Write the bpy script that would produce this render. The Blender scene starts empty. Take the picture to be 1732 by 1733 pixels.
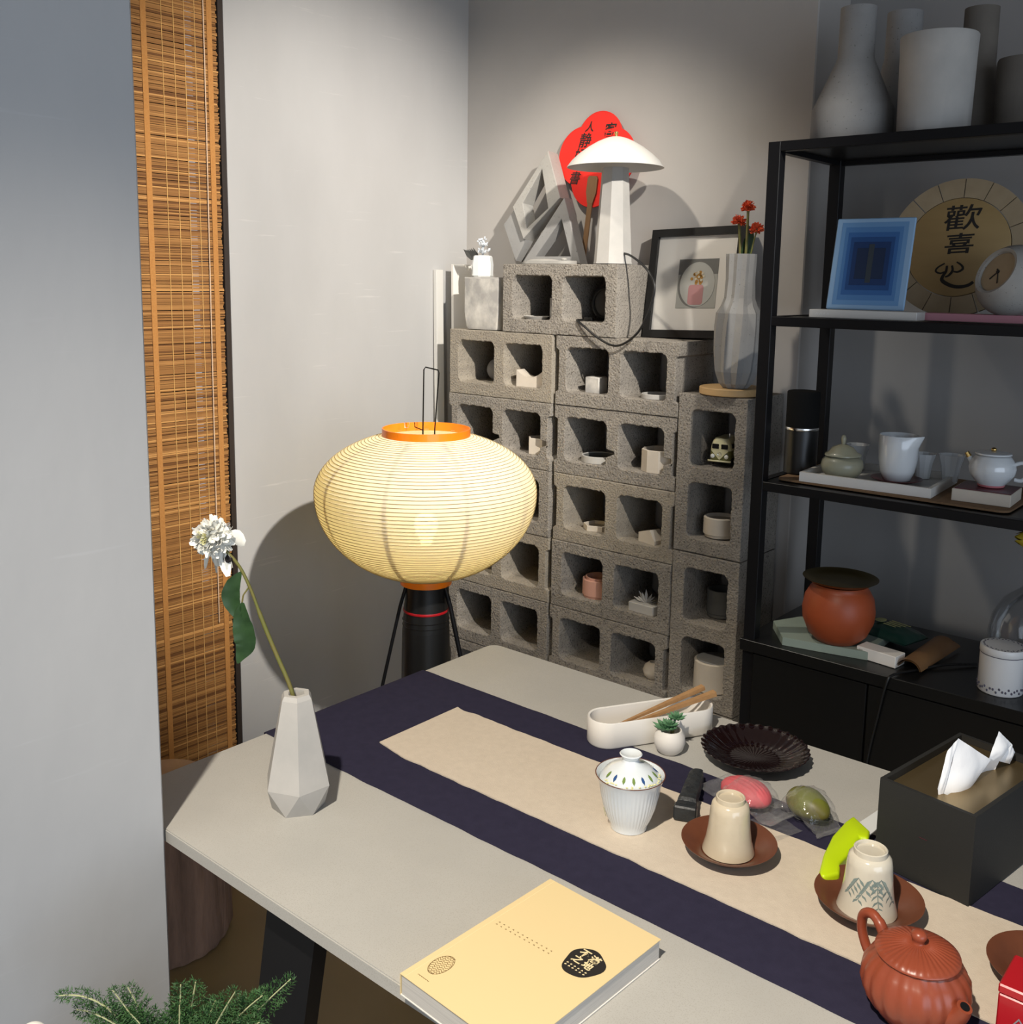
import bpy, bmesh, math, random
from mathutils import Vector, Matrix, noise
R = math.radians
PI = math.pi
rnd = random.Random(7)
scene = bpy.context.scene
col = scene.collection

# ------------------------------------------------------------------ camera
YAW, PITCH, ROLL = R(40.3), R(8.73), R(.84)
fwd = Vector((-math.sin(YAW)*math.cos(PITCH), math.cos(YAW)*math.cos(PITCH), -math.sin(PITCH)))
right = Vector((math.cos(YAW), math.sin(YAW), 0))
up = right.cross(fwd)
cr = right*math.cos(ROLL) + up*math.sin(ROLL)
cu = -right*math.sin(ROLL) + up*math.cos(ROLL)
cam_d = bpy.data.cameras.new('camera')
cam = bpy.data.objects.new('camera', cam_d)
col.objects.link(cam)
m = Matrix.Identity(4)
for i in range(3):
    m[i][0], m[i][1], m[i][2] = cr[i], cu[i], -fwd[i]
m[0][3], m[1][3], m[2][3] = 0, 0, 1.475
cam.matrix_world = m
cam_d.sensor_fit = 'HORIZONTAL'
cam_d.sensor_width = 36
cam_d.lens = 36*1713/1732
cam_d.shift_y = -(866.5-735.7)/1732
cam_d.clip_start = .02
scene.camera = cam

# ------------------------------------------------------------------ light
world = bpy.data.worlds.new('world')
scene.world = world
world.use_nodes = True
wb = world.node_tree.nodes['Background']
wb.inputs[0].default_value = (.88, .92, 1, 1)
wb.inputs[1].default_value = .30

def spot(name, loc, target, power, colr, angle, blend, radius=.035):
    d = bpy.data.lights.new(name, 'SPOT')
    d.energy = power; d.color = colr; d.spot_size = R(angle); d.spot_blend = blend
    d.shadow_soft_size = radius
    o = bpy.data.objects.new(name, d); col.objects.link(o)
    o.location = loc
    o.rotation_euler = (Vector(target)-Vector(loc)).to_track_quat('-Z', 'Y').to_euler()
    return o
WARM = (1, .90, .75)
spot('table_spotlight', (-.30, -.40, 2.72), (-.72, .84, .75), 200, (1, .91, .78), 45, .8)
spot('wall_spotlight', (.62, .85, 2.72), (-2.2, 1.84, 1.30), 410, (1, .94, .85), 39, .8)
spot('stack_spotlight', (-1.74, 1.42, 2.76), (-1.62, 2.25, 1.16), 41, (1, .92, .79), 62, .75)
a = bpy.data.lights.new('window_daylight', 'AREA')
a.shape = 'RECTANGLE'; a.size = 2.6; a.size_y = 2.0; a.energy = 36; a.color = (.70, .83, 1)
ao = bpy.data.objects.new('window_daylight', a); col.objects.link(ao)
ao.location = (2.6, -.6, 1.25)
ao.rotation_euler = (Vector((-1.2, 1.2, .9))-Vector(ao.location)).to_track_quat('-Z', 'Y').to_euler()

scene.view_settings.view_transform = 'Standard'
scene.view_settings.look = 'None'
scene.view_settings.gamma = 1
scene.view_settings.use_curve_mapping = False
scene.view_settings.exposure = 0.55
scene.cycles.use_denoising = True
scene.cycles.max_bounces = 8
scene.cycles.transparent_max_bounces = 12
scene.cycles.sample_clamp_indirect = 4

# ------------------------------------------------------------------ materials
def srgb(r, g, b):
    f = lambda c: (c/255/12.92) if c/255 <= .04045 else ((c/255+.055)/1.055)**2.4
    return (f(r), f(g), f(b))
MATS = {}
def mat(name, c, rough=.55, metal=0., c2=None, vs=8., amt=1., detail=5., stretch=(1, 1, 1), bump=0., bs=120., bdist=.002,
        speck=None, speck_s=300., speck_t=.62, trans=0., ior=1.45, coat=0., spec=.5, sheen=0., emit=None, alpha=None, contrast=.25, streak=None):
    mt = bpy.data.materials.new(name); mt.use_nodes = True
    nt = mt.node_tree; N = nt.nodes; L = nt.links
    b = N['Principled BSDF']
    b.inputs['Base Color'].default_value = (*c, 1)
    b.inputs['Roughness'].default_value = rough
    b.inputs['Metallic'].default_value = metal
    b.inputs['Specular IOR Level'].default_value = spec
    b.inputs['IOR'].default_value = ior
    b.inputs['Transmission Weight'].default_value = trans
    b.inputs['Coat Weight'].default_value = coat
    b.inputs['Coat Roughness'].default_value = .08
    b.inputs['Sheen Weight'].default_value = sheen
    if emit:
        b.inputs['Emission Color'].default_value = (*emit[0], 1); b.inputs['Emission Strength'].default_value = emit[1]
    tc = N.new('ShaderNodeTexCoord'); oi = N.new('ShaderNodeObjectInfo')
    va = N.new('ShaderNodeVectorMath'); va.operation = 'MULTIPLY_ADD'
    cb = N.new('ShaderNodeCombineXYZ')
    for i in range(3): L.new(oi.outputs['Random'], cb.inputs[i])
    va.inputs[1].default_value = (7.3, 3.1, 5.7)
    L.new(cb.outputs[0], va.inputs[0]); L.new(tc.outputs['Object'], va.inputs[2])
    mp = N.new('ShaderNodeMapping'); mp.inputs['Scale'].default_value = stretch
    L.new(va.outputs[0], mp.inputs[0])
    src = None
    if c2:
        n = N.new('ShaderNodeTexNoise'); n.inputs['Scale'].default_value = vs; n.inputs['Detail'].default_value = detail
        n.inputs['Roughness'].default_value = .6
        L.new(mp.outputs[0], n.inputs['Vector'])
        rp = N.new('ShaderNodeMapRange'); rp.inputs[1].default_value = .5-contrast; rp.inputs[2].default_value = .5+contrast
        rp.inputs[4].default_value = amt
        L.new(n.outputs[0], rp.inputs[0])
        mx = N.new('ShaderNodeMix'); mx.data_type = 'RGBA'
        mx.inputs[6].default_value = (*c, 1); mx.inputs[7].default_value = (*c2, 1)
        L.new(rp.outputs[0], mx.inputs[0]); src = mx.outputs[2]
    if speck:
        n = N.new('ShaderNodeTexNoise'); n.inputs['Scale'].default_value = speck_s; n.inputs['Detail'].default_value = 2
        L.new(va.outputs[0], n.inputs['Vector'])
        rp = N.new('ShaderNodeMapRange'); rp.inputs[1].default_value = speck_t; rp.inputs[2].default_value = speck_t+.07
        L.new(n.outputs[0], rp.inputs[0])
        mx = N.new('ShaderNodeMix'); mx.data_type = 'RGBA'
        mx.inputs[6].default_value = (*c, 1); mx.inputs[7].default_value = (*speck, 1)
        if src: L.new(src, mx.inputs[6])
        L.new(rp.outputs[0], mx.inputs[0]); src = mx.outputs[2]
    if streak:
        mq = N.new('ShaderNodeMapping'); mq.inputs['Rotation'].default_value = (R(52), 0, 0); mq.inputs['Scale'].default_value = (1.5, 1.5, 26)
        L.new(tc.outputs['Object'], mq.inputs[0])
        n = N.new('ShaderNodeTexNoise'); n.inputs['Scale'].default_value = 3.2; n.inputs['Detail'].default_value = 5; n.inputs['Roughness'].default_value = .55
        L.new(mq.outputs[0], n.inputs['Vector'])
        rp = N.new('ShaderNodeMapRange'); rp.inputs[1].default_value = .66; rp.inputs[2].default_value = .74; rp.inputs[4].default_value = .55
        L.new(n.outputs[0], rp.inputs[0])
        mx = N.new('ShaderNodeMix'); mx.data_type = 'RGBA'; mx.inputs[7].default_value = (*streak, 1)
        L.new(src, mx.inputs[6]); L.new(rp.outputs[0], mx.inputs[0]); src = mx.outputs[2]
    if src: L.new(src, b.inputs['Base Color'])
    if bump:
        n = N.new('ShaderNodeTexNoise'); n.inputs['Scale'].default_value = bs; n.inputs['Detail'].default_value = 4
        L.new(mp.outputs[0], n.inputs['Vector'])
        bp = N.new('ShaderNodeBump'); bp.inputs['Strength'].default_value = bump; bp.inputs['Distance'].default_value = bdist
        L.new(n.outputs[0], bp.inputs['Height']); L.new(bp.outputs[0], b.inputs['Normal'])
    MATS[name] = mt
    return mt

def g(v, t=0.): return (v*(1+t), v, v*(1-t))
mat('microcement', g(.45, .015), .48, c2=g(.355, .02), vs=1.6, detail=7, stretch=(1, 1, .45), bump=.25, bs=9, bdist=.006, spec=.35, streak=(.52, .51, .49))
mat('microcement_pillar', (.47, .475, .48), .42, c2=(.41, .415, .425), vs=2.2, detail=8, stretch=(1, 1, .5), bump=.3, bs=10, bdist=.006, spec=.4, streak=(.48, .49, .50))
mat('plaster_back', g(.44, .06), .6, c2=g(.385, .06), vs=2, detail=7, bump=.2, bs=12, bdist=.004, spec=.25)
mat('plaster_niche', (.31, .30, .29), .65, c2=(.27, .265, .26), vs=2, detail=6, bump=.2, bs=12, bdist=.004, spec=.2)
mat('ceiling_paint', (.33, .33, .33), .8)
mat('floor_concrete', (.34, .25, .125), .4, c2=(.26, .19, .09), vs=3, detail=7, bump=.1, bs=20)
mat('table_concrete', (.47, .457, .42), .5, c2=(.40, .39, .362), vs=5, detail=7, speck=(.39, .37, .335), speck_s=800, speck_t=.56, bump=.12, bs=300, bdist=.0008, spec=.4)
mat('block_concrete', (.315, .285, .245), .9, c2=(.225, .205, .18), vs=30, detail=6, speck=(.13, .115, .10), speck_s=230, speck_t=.58, bump=1., bs=190, bdist=.004, spec=.15)
mat('block_concrete_tan', (.345, .305, .245), .9, c2=(.26, .23, .19), vs=26, detail=6, speck=(.17, .145, .115), speck_s=230, speck_t=.60, bump=.9, bs=200, bdist=.0035, spec=.15)
mat('cast_concrete', (.40, .385, .355), .7, c2=(.32, .31, .29), vs=18, detail=6, speck=(.2, .19, .18), speck_s=260, speck_t=.66, bump=.25, bs=200, bdist=.0008, spec=.25)
mat('cast_concrete_pale', (.47, .45, .42), .65, c2=(.38, .37, .35), vs=14, detail=6, bump=.15, bs=200, bdist=.0006, spec=.3)
mat('cast_concrete_grey', (.30, .295, .285), .75, c2=(.24, .235, .23), vs=14, detail=6, speck=(.13, .13, .12), speck_s=200, speck_t=.68, bump=.3, bs=160, bdist=.001, spec=.2)
mat('cast_concrete_brown', (.17, .15, .125), .75, c2=(.13, .115, .10), vs=14, bump=.3, bs=160, bdist=.001, spec=.2)
mat('cast_concrete_cream', (.60, .535, .45), .65, c2=(.53, .475, .40), vs=25, bump=.15, bs=260, bdist=.0005, spec=.3)
mat('cast_concrete_pink', (.62, .33, .25), .65, c2=(.55, .30, .23), vs=25, bump=.15, bs=260, bdist=.0005)
mat('cast_concrete_dark', (.10, .10, .095), .7, c2=(.075, .075, .07), vs=25, bump=.2, bs=200, bdist=.0006)
mat('marble', (.66, .63, .57), .45, c2=(.27, .26, .25), vs=13, detail=9, contrast=.12, amt=.85, stretch=(1, 1, .7))
mat('navy_cloth', (.031, .0285, .054), .95, c2=(.025, .023, .044), vs=60, detail=4, bump=.5, bs=900, bdist=.0006, spec=.1)
mat('beige_cloth', (.62, .535, .43), .95, c2=(.56, .48, .385), vs=90, detail=4, bump=.5, bs=800, bdist=.0008, spec=.1)
mat('black_metal', (.006, .006, .007), .42, spec=.25)
mat('black_panel', (.006, .006, .006), .32, spec=.4)
mat('black_satin', (.010, .010, .010), .35, spec=.5)
mat('charcoal_paint', (.022, .022, .021), .6, bump=.25, bs=500, bdist=.0005, spec=.3)
mat('brass_plate', (.33, .24, .12), .32, metal=.85)
mat('dark_brass', (.15, .115, .04), .35, metal=.9)
mat('brass', (.80, .55, .20), .25, metal=1)
mat('steel', (.75, .75, .74), .22, metal=1)
mat('white_glaze', (.74, .76, .75), .12, coat=.6, spec=.6)
mat('white_matte', (.74, .71, .66), .5)
mat('white_paint', (.60, .585, .55), .45)
mat('white_paper', (.80, .80, .80), .85)
mat('tissue', (.88, .88, .88), .95, bump=.3, bs=40, bdist=.004)
mat('cream_glaze', (.60, .52, .385), .18, c2=(.54, .46, .335), vs=40, coat=.5)
mat('cream_glaze_cool', (.62, .575, .47), .15, c2=(.57, .52, .42), vs=40, coat=.5)
mat('leaf_print', (.22, .28, .26), .25, coat=.4)
mat('gaiwan_glaze', (.70, .74, .755), .16, coat=.6, spec=.6)
mat('blue_print', (.03, .08, .22), .25)
mat('green_print', (.16, .24, .06), .25)
mat('yellow_print', (.75, .72, .38), .3)
mat('brown_clay', (.150, .052, .026), .34, c2=(.115, .040, .021), vs=30, spec=.45)
mat('red_clay', (.270, .058, .026), .33, c2=(.225, .048, .022), vs=25, spec=.5)
mat('orange_clay', (.34, .070, .024), .42, c2=(.28, .058, .02), vs=12, spec=.4)
mat('lime_plastic', (.50, .68, .006), .35, spec=.5)
mat('red_box', (.42, .010, .016), .28, coat=.4)
mat('grey_ink', (.25, .24, .26), .5)
mat('book_cover', (.76, .595, .315), .42, spec=.4)
mat('book_pages', (.58, .555, .51), .9, c2=(.46, .44, .41), vs=60, stretch=(.2, .2, 30), contrast=.15)
mat('ink_black', (.016, .013, .011), .7)
mat('ink_brown', (.20, .125, .045), .8)
mat('ink_cream', (.80, .66, .38), .6)
mat('lacquer_black', (.010, .004, .004), .10, coat=.8, spec=.6)
mat('stone_black', (.026, .030, .033), .45, c2=(.016, .018, .02), vs=60, bump=.6, bs=160, bdist=.002)
mat('pink_pastry', (.60, .115, .13), .6, c2=(.50, .09, .105), vs=60)
mat('green_pastry', (.085, .055, .018), .45, c2=(.14, .15, .022), vs=16, detail=2, contrast=.12)
mat('succulent', (.055, .16, .07), .55, c2=(.13, .27, .14), vs=50)
mat('wood_pale', (.62, .41, .195), .55, c2=(.50, .32, .14), vs=10, stretch=(1, 6, 6), bump=.1)
mat('wood_stick', (.40, .23, .10), .5, c2=(.32, .17, .07), vs=16, stretch=(1, 8, 8))
mat('wood_handle', (.26, .15, .075), .6, c2=(.2, .11, .05), vs=12, stretch=(8, 8, 1))
mat('wood_disc', (.40, .27, .115), .55, c2=(.34, .225, .09), vs=5, stretch=(1, 1, 5))
mat('wood_rim', (.40, .31, .195), .6, c2=(.33, .25, .15), vs=8, stretch=(3, 3, 3))
mat('stump_top', (.62, .44, .30), .7, c2=(.50, .34, .22), vs=14, detail=4)
mat('bark', (.44, .27, .19), .95, c2=(.13, .08, .058), vs=22, detail=8, stretch=(1, 1, .16), bump=1, bs=26, bdist=.015)
mat('cork', (.24, .145, .075), .9, c2=(.18, .105, .055), vs=120, bump=.3, bs=300)
mat('bamboo_tape', (.42, .20, .056), .85, c2=(.36, .15, .035), vs=200, bump=.4, bs=500, bdist=.001)
mat('thread', (.52, .30, .10), .9)
mat('cord_pale', (.62, .44, .30), .8)
mat('dark_timber', (.030, .020, .015), .6, c2=(.02, .014, .011), vs=20, stretch=(1, 1, .1))
mat('orange_lacquer', (.80, .20, .006), .35, coat=.3)
mat('rib_bamboo', (.34, .26, .13), .8)
mat('wire_black', (.010, .009, .008), .95, spec=.04)
mat('lantern_frame', (.22, .19, .155), .8)
mat('fan_red', (.78, .022, .013), .6)
mat('flower_red', (.80, .13, .045), .7, c2=(.60, .07, .02), vs=90)
mat('stem_green', (.125, .145, .03), .6, c2=(.17, .13, .04), vs=50)
mat('leaf_dark', (.012, .034, .012), .45, c2=(.030, .075, .022), vs=30)
mat('petal_white', (.82, .81, .75), .8)
mat('petal_yellow', (.75, .72, .40), .8)
mat('dried_bud', (.012, .009, .009), .8)
mat('fern_green', (.026, .078, .022), .6, c2=(.052, .13, .036), vs=40)
mat('fern_stem', (.40, .42, .22), .6)
mat('mint_slab', (.25, .30, .255), .6, c2=(.215, .265, .225), vs=15)
mat('celadon', (.27, .30, .24), .4, c2=(.32, .26, .15), vs=14, detail=2, contrast=.3, amt=.7, coat=.2)
mat('speckled_porcelain', (.66, .69, .71), .16, coat=.6, speck=(.05, .05, .06), speck_s=55, speck_t=.755)
mat('blush', (.60, .20, .22), .25)
mat('maroon', (.10, .018, .03), .35, c2=(.075, .012, .022), vs=20)
mat('saucer_red', (.085, .007, .010), .3)
mat('pink_board', (.55, .25, .30), .6)
mat('tray_white', (.70, .68, .64), .5, c2=(.64, .62, .58), vs=14)
mat('dark_green_pack', (.010, .035, .027), .35)
mat('pack_print', (.26, .27, .12), .5)
mat('bamboo_brown', (.20, .105, .04), .45, c2=(.145, .07, .027), vs=20)
mat('caddy_white', (.72, .72, .72), .3)
mat('caddy_print', (.09, .085, .12), .4)
mat('tulip_yellow', (.40, .30, .02), .6)
mat('rubber_cord', (.008, .008, .008), .4)
mat('grey_cloth', (.010, .010, .010), .9, spec=.08, bump=.4, bs=600, bdist=.0006)
mat('van_cream', (.60, .57, .36), .3, coat=.5)
mat('van_olive', (.13, .13, .035), .3, coat=.5)
mat('window_black', (.008, .008, .008), .15)
mat('art_grey', (.17, .17, .16), .8)
mat('art_lightgrey', (.40, .40, .37), .8)
mat('art_plate', (.46, .46, .43), .8)
mat('art_pink', (.46, .24, .24), .8)
mat('art_gold', (.42, .22, .05), .8)
mat('art_cream', (.62, .57, .45), .8)
BL = [(.26, .42, .62), (.13, .28, .51), (.075, .20, .43), (.035, .125, .34), (.016, .07, .22), (.009, .036, .125), (.010, .024, .065), (.035, .047, .058)]
for i, c in enumerate(BL): mat('blue_%d' % i, c, .6)

def glass_mat(name, tint, rough, mix, alpha_fac):
    mt = bpy.data.materials.new(name); mt.use_nodes = True
    nt = mt.node_tree; N = nt.nodes; L = nt.links
    N.remove(N['Principled BSDF'])
    t = N.new('ShaderNodeBsdfTransparent'); t.inputs[0].default_value = (*tint, 1)
    gl = N.new('ShaderNodeBsdfGlossy'); gl.inputs['Roughness'].default_value = rough; gl.inputs[0].default_value = (.9, .9, .9, 1)
    fr = N.new('ShaderNodeLayerWeight'); fr.inputs[0].default_value = .22
    mm = N.new('ShaderNodeMath'); mm.operation = 'MULTIPLY_ADD'; mm.inputs[1].default_value = mix; mm.inputs[2].default_value = alpha_fac
    L.new(fr.outputs[0], mm.inputs[0])
    mx = N.new('ShaderNodeMixShader')
    L.new(mm.outputs[0], mx.inputs[0]); L.new(t.outputs[0], mx.inputs[1]); L.new(gl.outputs[0], mx.inputs[2])
    L.new(mx.outputs[0], N['Material Output'].inputs[0])
    MATS[name] = mt
def film_mat():
    mt = bpy.data.materials.new('clear_film'); mt.use_nodes = True
    nt = mt.node_tree; N = nt.nodes; L = nt.links
    N.remove(N['Principled BSDF'])
    tc = N.new('ShaderNodeTexCoord'); n = N.new('ShaderNodeTexNoise'); n.inputs['Scale'].default_value = 70; n.inputs['Detail'].default_value = 3
    L.new(tc.outputs['Object'], n.inputs['Vector'])
    bp = N.new('ShaderNodeBump'); bp.inputs['Strength'].default_value = .7; bp.inputs['Distance'].default_value = .006
    L.new(n.outputs[0], bp.inputs['Height'])
    t = N.new('ShaderNodeBsdfTransparent'); t.inputs[0].default_value = (.98, .98, .98, 1)
    gl = N.new('ShaderNodeBsdfGlossy'); gl.inputs['Roughness'].default_value = .14
    d = N.new('ShaderNodeBsdfDiffuse'); d.inputs[0].default_value = (.8, .8, .8, 1)
    L.new(bp.outputs[0], gl.inputs['Normal'])
    m1 = N.new('ShaderNodeMixShader'); m1.inputs[0].default_value = .35
    L.new(gl.outputs[0], m1.inputs[1]); L.new(d.outputs[0], m1.inputs[2])
    lw_ = N.new('ShaderNodeLayerWeight'); lw_.inputs[0].default_value = .25; L.new(bp.outputs[0], lw_.inputs['Normal'])
    mm = N.new('ShaderNodeMath'); mm.operation = 'MULTIPLY_ADD'; mm.inputs[1].default_value = .45; mm.inputs[2].default_value = .07
    L.new(lw_.outputs['Facing'], mm.inputs[0])
    m2 = N.new('ShaderNodeMixShader')
    L.new(mm.outputs[0], m2.inputs[0]); L.new(t.outputs[0], m2.inputs[1]); L.new(m1.outputs[0], m2.inputs[2])
    L.new(m2.outputs[0], N['Material Output'].inputs[0])
    MATS['clear_film'] = mt
film_mat()
glass_mat('clear_glass', (.985, .985, .985), .03, .5, .012)
mat('crystal', (.80, .84, .88), .08, trans=.35, spec=.7)

def paper_mat():
    mt = bpy.data.materials.new('lantern_paper'); mt.use_nodes = True
    nt = mt.node_tree; N = nt.nodes; L = nt.links
    N.remove(N['Principled BSDF'])
    d = N.new('ShaderNodeBsdfDiffuse'); d.inputs[0].default_value = (.88, .86, .77, 1)
    t = N.new('ShaderNodeBsdfTranslucent'); t.inputs[0].default_value = (.88, .78, .48, 1)
    mx = N.new('ShaderNodeMixShader'); mx.inputs[0].default_value = .45
    L.new(d.outputs[0], mx.inputs[1]); L.new(t.outputs[0], mx.inputs[2])
    tr_ = N.new('ShaderNodeBsdfTransparent'); tr_.inputs[0].default_value = (1, .88, .55, 1)
    m2 = N.new('ShaderNodeMixShader'); m2.inputs[0].default_value = .022
    L.new(mx.outputs[0], m2.inputs[1]); L.new(tr_.outputs[0], m2.inputs[2]); L.new(m2.outputs[0], N['Material Output'].inputs[0])
    MATS['lantern_paper'] = mt
paper_mat()

def slat_mat():
    mt = mat('bamboo_slat', (.25, .105, .025), .7, spec=.3)
    nt = mt.node_tree; N = nt.nodes; L = nt.links
    at = N.new('ShaderNodeAttribute'); at.attribute_name = 'tone'
    n = N.new('ShaderNodeTexNoise'); n.inputs['Scale'].default_value = 14
    ad = N.new('ShaderNodeMath'); ad.operation = 'MULTIPLY_ADD'; ad.inputs[1].default_value = .28
    tc = [x for x in N if x.type == 'TEX_COORD'][0]
    L.new(tc.outputs['Object'], n.inputs['Vector'])
    L.new(n.outputs[0], ad.inputs[0]); L.new(at.outputs['Fac'], ad.inputs[2])
    rp = N.new('ShaderNodeValToRGB')
    e = rp.color_ramp.elements
    e[0].position = .2; e[0].color = (.135, .056, .017, 1)
    e[1].position = 1.2; e[1].color = (.47, .24, .078, 1)
    k = e.new(.62); k.color = (.26, .120, .036, 1)
    L.new(ad.outputs[0], rp.inputs[0]); L.new(rp.outputs[0], N['Principled BSDF'].inputs['Base Color'])
slat_mat()

# ------------------------------------------------------------------ helpers
def obj(name, bm, mt, parent=None, smooth=None, loc=None, rot=None):
    me = bpy.data.meshes.new(name)
    bmesh.ops.recalc_face_normals(bm, faces=bm.faces[:])
    bm.to_mesh(me); bm.free()
    return mobj(name, me, mt, parent, smooth, loc, rot)
def mobj(name, me, mt, parent=None, smooth=None, loc=None, rot=None):
    if mt: 
        me.materials.clear(); me.materials.append(MATS[mt])
    if smooth is not None:
        me.polygons.foreach_set('use_smooth', [True]*len(me.polygons))
        me.set_sharp_from_angle(angle=R(smooth))
    o = bpy.data.objects.new(name, me); col.objects.link(o)
    if parent: o.parent = parent
    if loc is not None: o.location = loc
    if rot is not None: o.rotation_euler = rot
    return o
def tag(o, label, cat, group=None):
    o['label'] = label; o['category'] = cat
    if group: o['group'] = group
    return o
def thing(name, label, cat, loc=(0, 0, 0), rot=(0, 0, 0), group=None):
    o = bpy.data.objects.new(name, None); col.objects.link(o)
    o.empty_display_size = .02
    o.location = loc; o.rotation_euler = rot
    return tag(o, label, cat, group)
def struct(name, bm, mt, smooth=None):
    o = obj(name, bm, mt, None, smooth); o['kind'] = 'structure'; return o
def NB(): return bmesh.new()
def box(bm, lo, hi, bev=0, seg=1, M=None):
    x0, y0, z0 = lo; x1, y1, z1 = hi
    vs = [bm.verts.new(p) for p in [(x0, y0, z0), (x1, y0, z0), (x1, y1, z0), (x0, y1, z0), (x0, y0, z1), (x1, y0, z1), (x1, y1, z1), (x0, y1, z1)]]
    fs = [bm.faces.new([vs[i] for i in q]) for q in [(0, 3, 2, 1), (4, 5, 6, 7), (0, 1, 5, 4), (1, 2, 6, 5), (2, 3, 7, 6), (3, 0, 4, 7)]]
    if M:
        for v in vs: v.co = M @ v.co
    if bev:
        es = list({e for f in fs for e in f.edges})
        bmesh.ops.bevel(bm, geom=es, offset=bev, segments=seg, affect='EDGES', profile=.5)
    return bm
def mbox(lo, hi, bev=0, seg=1, M=None): return box(NB(), lo, hi, bev, seg, M)
def lathe(prof, seg=40, bm=None, fn=None, M=None, a0=0.):
    """prof: (r,z) pairs; closed at r==0 ends. fn(r,z,ang)->r"""
    bm = bm or NB()
    rows = []
    for r, z in prof:
        if r <= 1e-6: rows.append([bm.verts.new((0, 0, z))])
        else:
            row = []
            for k in range(seg):
                t = a0+2*PI*k/seg
                rr = fn(r, z, t) if fn else r
                row.append(bm.verts.new((rr*math.cos(t), rr*math.sin(t), z)))
            rows.append(row)
    new = [v for r_ in rows for v in r_]
    for A, B in zip(rows, rows[1:]):
        for k in range(seg):
            k2 = (k+1) % seg
            if len(A) == 1 and len(B) == 1: continue
            if len(A) == 1: bm.faces.new((A[0], B[k], B[k2]))
            elif len(B) == 1: bm.faces.new((A[k], A[k2], B[0]))
            else: bm.faces.new((A[k], A[k2], B[k2], B[k]))
    if M:
        for v in new: v.co = M @ v.co
    return bm
def tube(path, rad, seg=8, bm=None, cap=True):
    bm = bm or NB()
    P = [Vector(p) for p in path]
    n = len(P)
    rads = rad if isinstance(rad, (list, tuple)) else [rad]*n
    rows = []; prev = None
    for i in range(n):
        t = (P[min(i+1, n-1)]-P[max(i-1, 0)]).normalized()
        if prev is None:
            a_ = Vector((0, 0, 1)) if abs(t.z) < .9 else Vector((1, 0, 0))
            u = t.cross(a_).normalized()
        else:
            u = (prev-t*prev.dot(t)).normalized()
        prev = u; w = t.cross(u)
        rows.append([bm.verts.new(P[i]+(u*math.cos(2*PI*k/seg)+w*math.sin(2*PI*k/seg))*rads[i]) for k in range(seg)])
    for A, B in zip(rows, rows[1:]):
        for k in range(seg):
            bm.faces.new((A[k], A[(k+1) % seg], B[(k+1) % seg], B[k]))
    if cap and seg > 2:
        bm.faces.new(rows[0][::-1]); bm.faces.new(rows[-1])
    return bm
def spline(pts, n=8):
    P = [Vector(p) for p in pts]; out = []
    for i in range(len(P)-1):
        p0 = P[max(i-1, 0)]; p1 = P[i]; p2 = P[i+1]; p3 = P[min(i+2, len(P)-1)]
        for k in range(n):
            t = k/n
            out.append(.5*((2*p1)+(p2-p0)*t+(2*p0-5*p1+4*p2-p3)*t*t+(3*p1-p0-3*p2+p3)*t**3))
    out.append(P[-1]); return out
def prism(poly, z0, z1, bm=None, bev=0, M=None):
    bm = bm or NB()
    b_ = [bm.verts.new((x, y, z0)) for x, y in poly]; t_ = [bm.verts.new((x, y, z1)) for x, y in poly]
    fs = [bm.faces.new(b_[::-1]), bm.faces.new(t_)]
    n = len(poly)
    for i in range(n): fs.append(bm.faces.new((b_[i], b_[(i+1) % n], t_[(i+1) % n], t_[i])))
    if M:
        for v in b_+t_: v.co = M @ v.co
    if bev:
        es = [e for e in fs[1].edges]
        bmesh.ops.bevel(bm, geom=es, offset=bev, segments=2, affect='EDGES')
    return bm
def ellipsoid(c, r, bm=None, u=24, v=14, fn=None, M=None):
    bm = bm or NB(); rows = []
    c = Vector(c); new = []
    for i in range(v+1):
        ph = -PI/2+PI*i/v
        if i in (0, v):
            p = Vector((0, 0, math.sin(ph)))
            p = fn(p) if fn else p
            rows.append([bm.verts.new(c+Vector((p.x*r[0], p.y*r[1], p.z*r[2])))])
        else:
            row = []
            for k in range(u):
                t = 2*PI*k/u
                p = Vector((math.cos(ph)*math.cos(t), math.cos(ph)*math.sin(t), math.sin(ph)))
                p = fn(p) if fn else p
                row.append(bm.verts.new(c+Vector((p.x*r[0], p.y*r[1], p.z*r[2]))))
            rows.append(row)
    new = [q for r_ in rows for q in r_]
    for A, B in zip(rows, rows[1:]):
        for k in range(u):
            k2 = (k+1) % u
            if len(A) == 1: bm.faces.new((A[0], B[k2], B[k]))
            elif len(B) == 1: bm.faces.new((A[k], A[k2], B[0]))
            else: bm.faces.new((A[k], A[k2], B[k2], B[k]))
    if M:
        for q in new: q.co = M @ q.co
    return bm
def disc(c, rx, ry, M=None, n=32, z=0, th=.0004, bm=None):
    return prism([(c[0]+rx*math.cos(2*PI*k/n), c[1]+ry*math.sin(2*PI*k/n)) for k in range(n)], z, z+th, bm, 0, M)
def rrect(w, h, r, n=5, cx=0, cy=0):
    out = []
    for sx, sy, a0 in ((1, 1, 0), (-1, 1, 90), (-1, -1, 180), (1, -1, 270)):
        for k in range(n+1):
            t = R(a0+90*k/n)
            out.append((cx+sx*(w/2-r)+r*math.cos(t), cy+sy*(h/2-r)+r*math.sin(t)))
    return out
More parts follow.
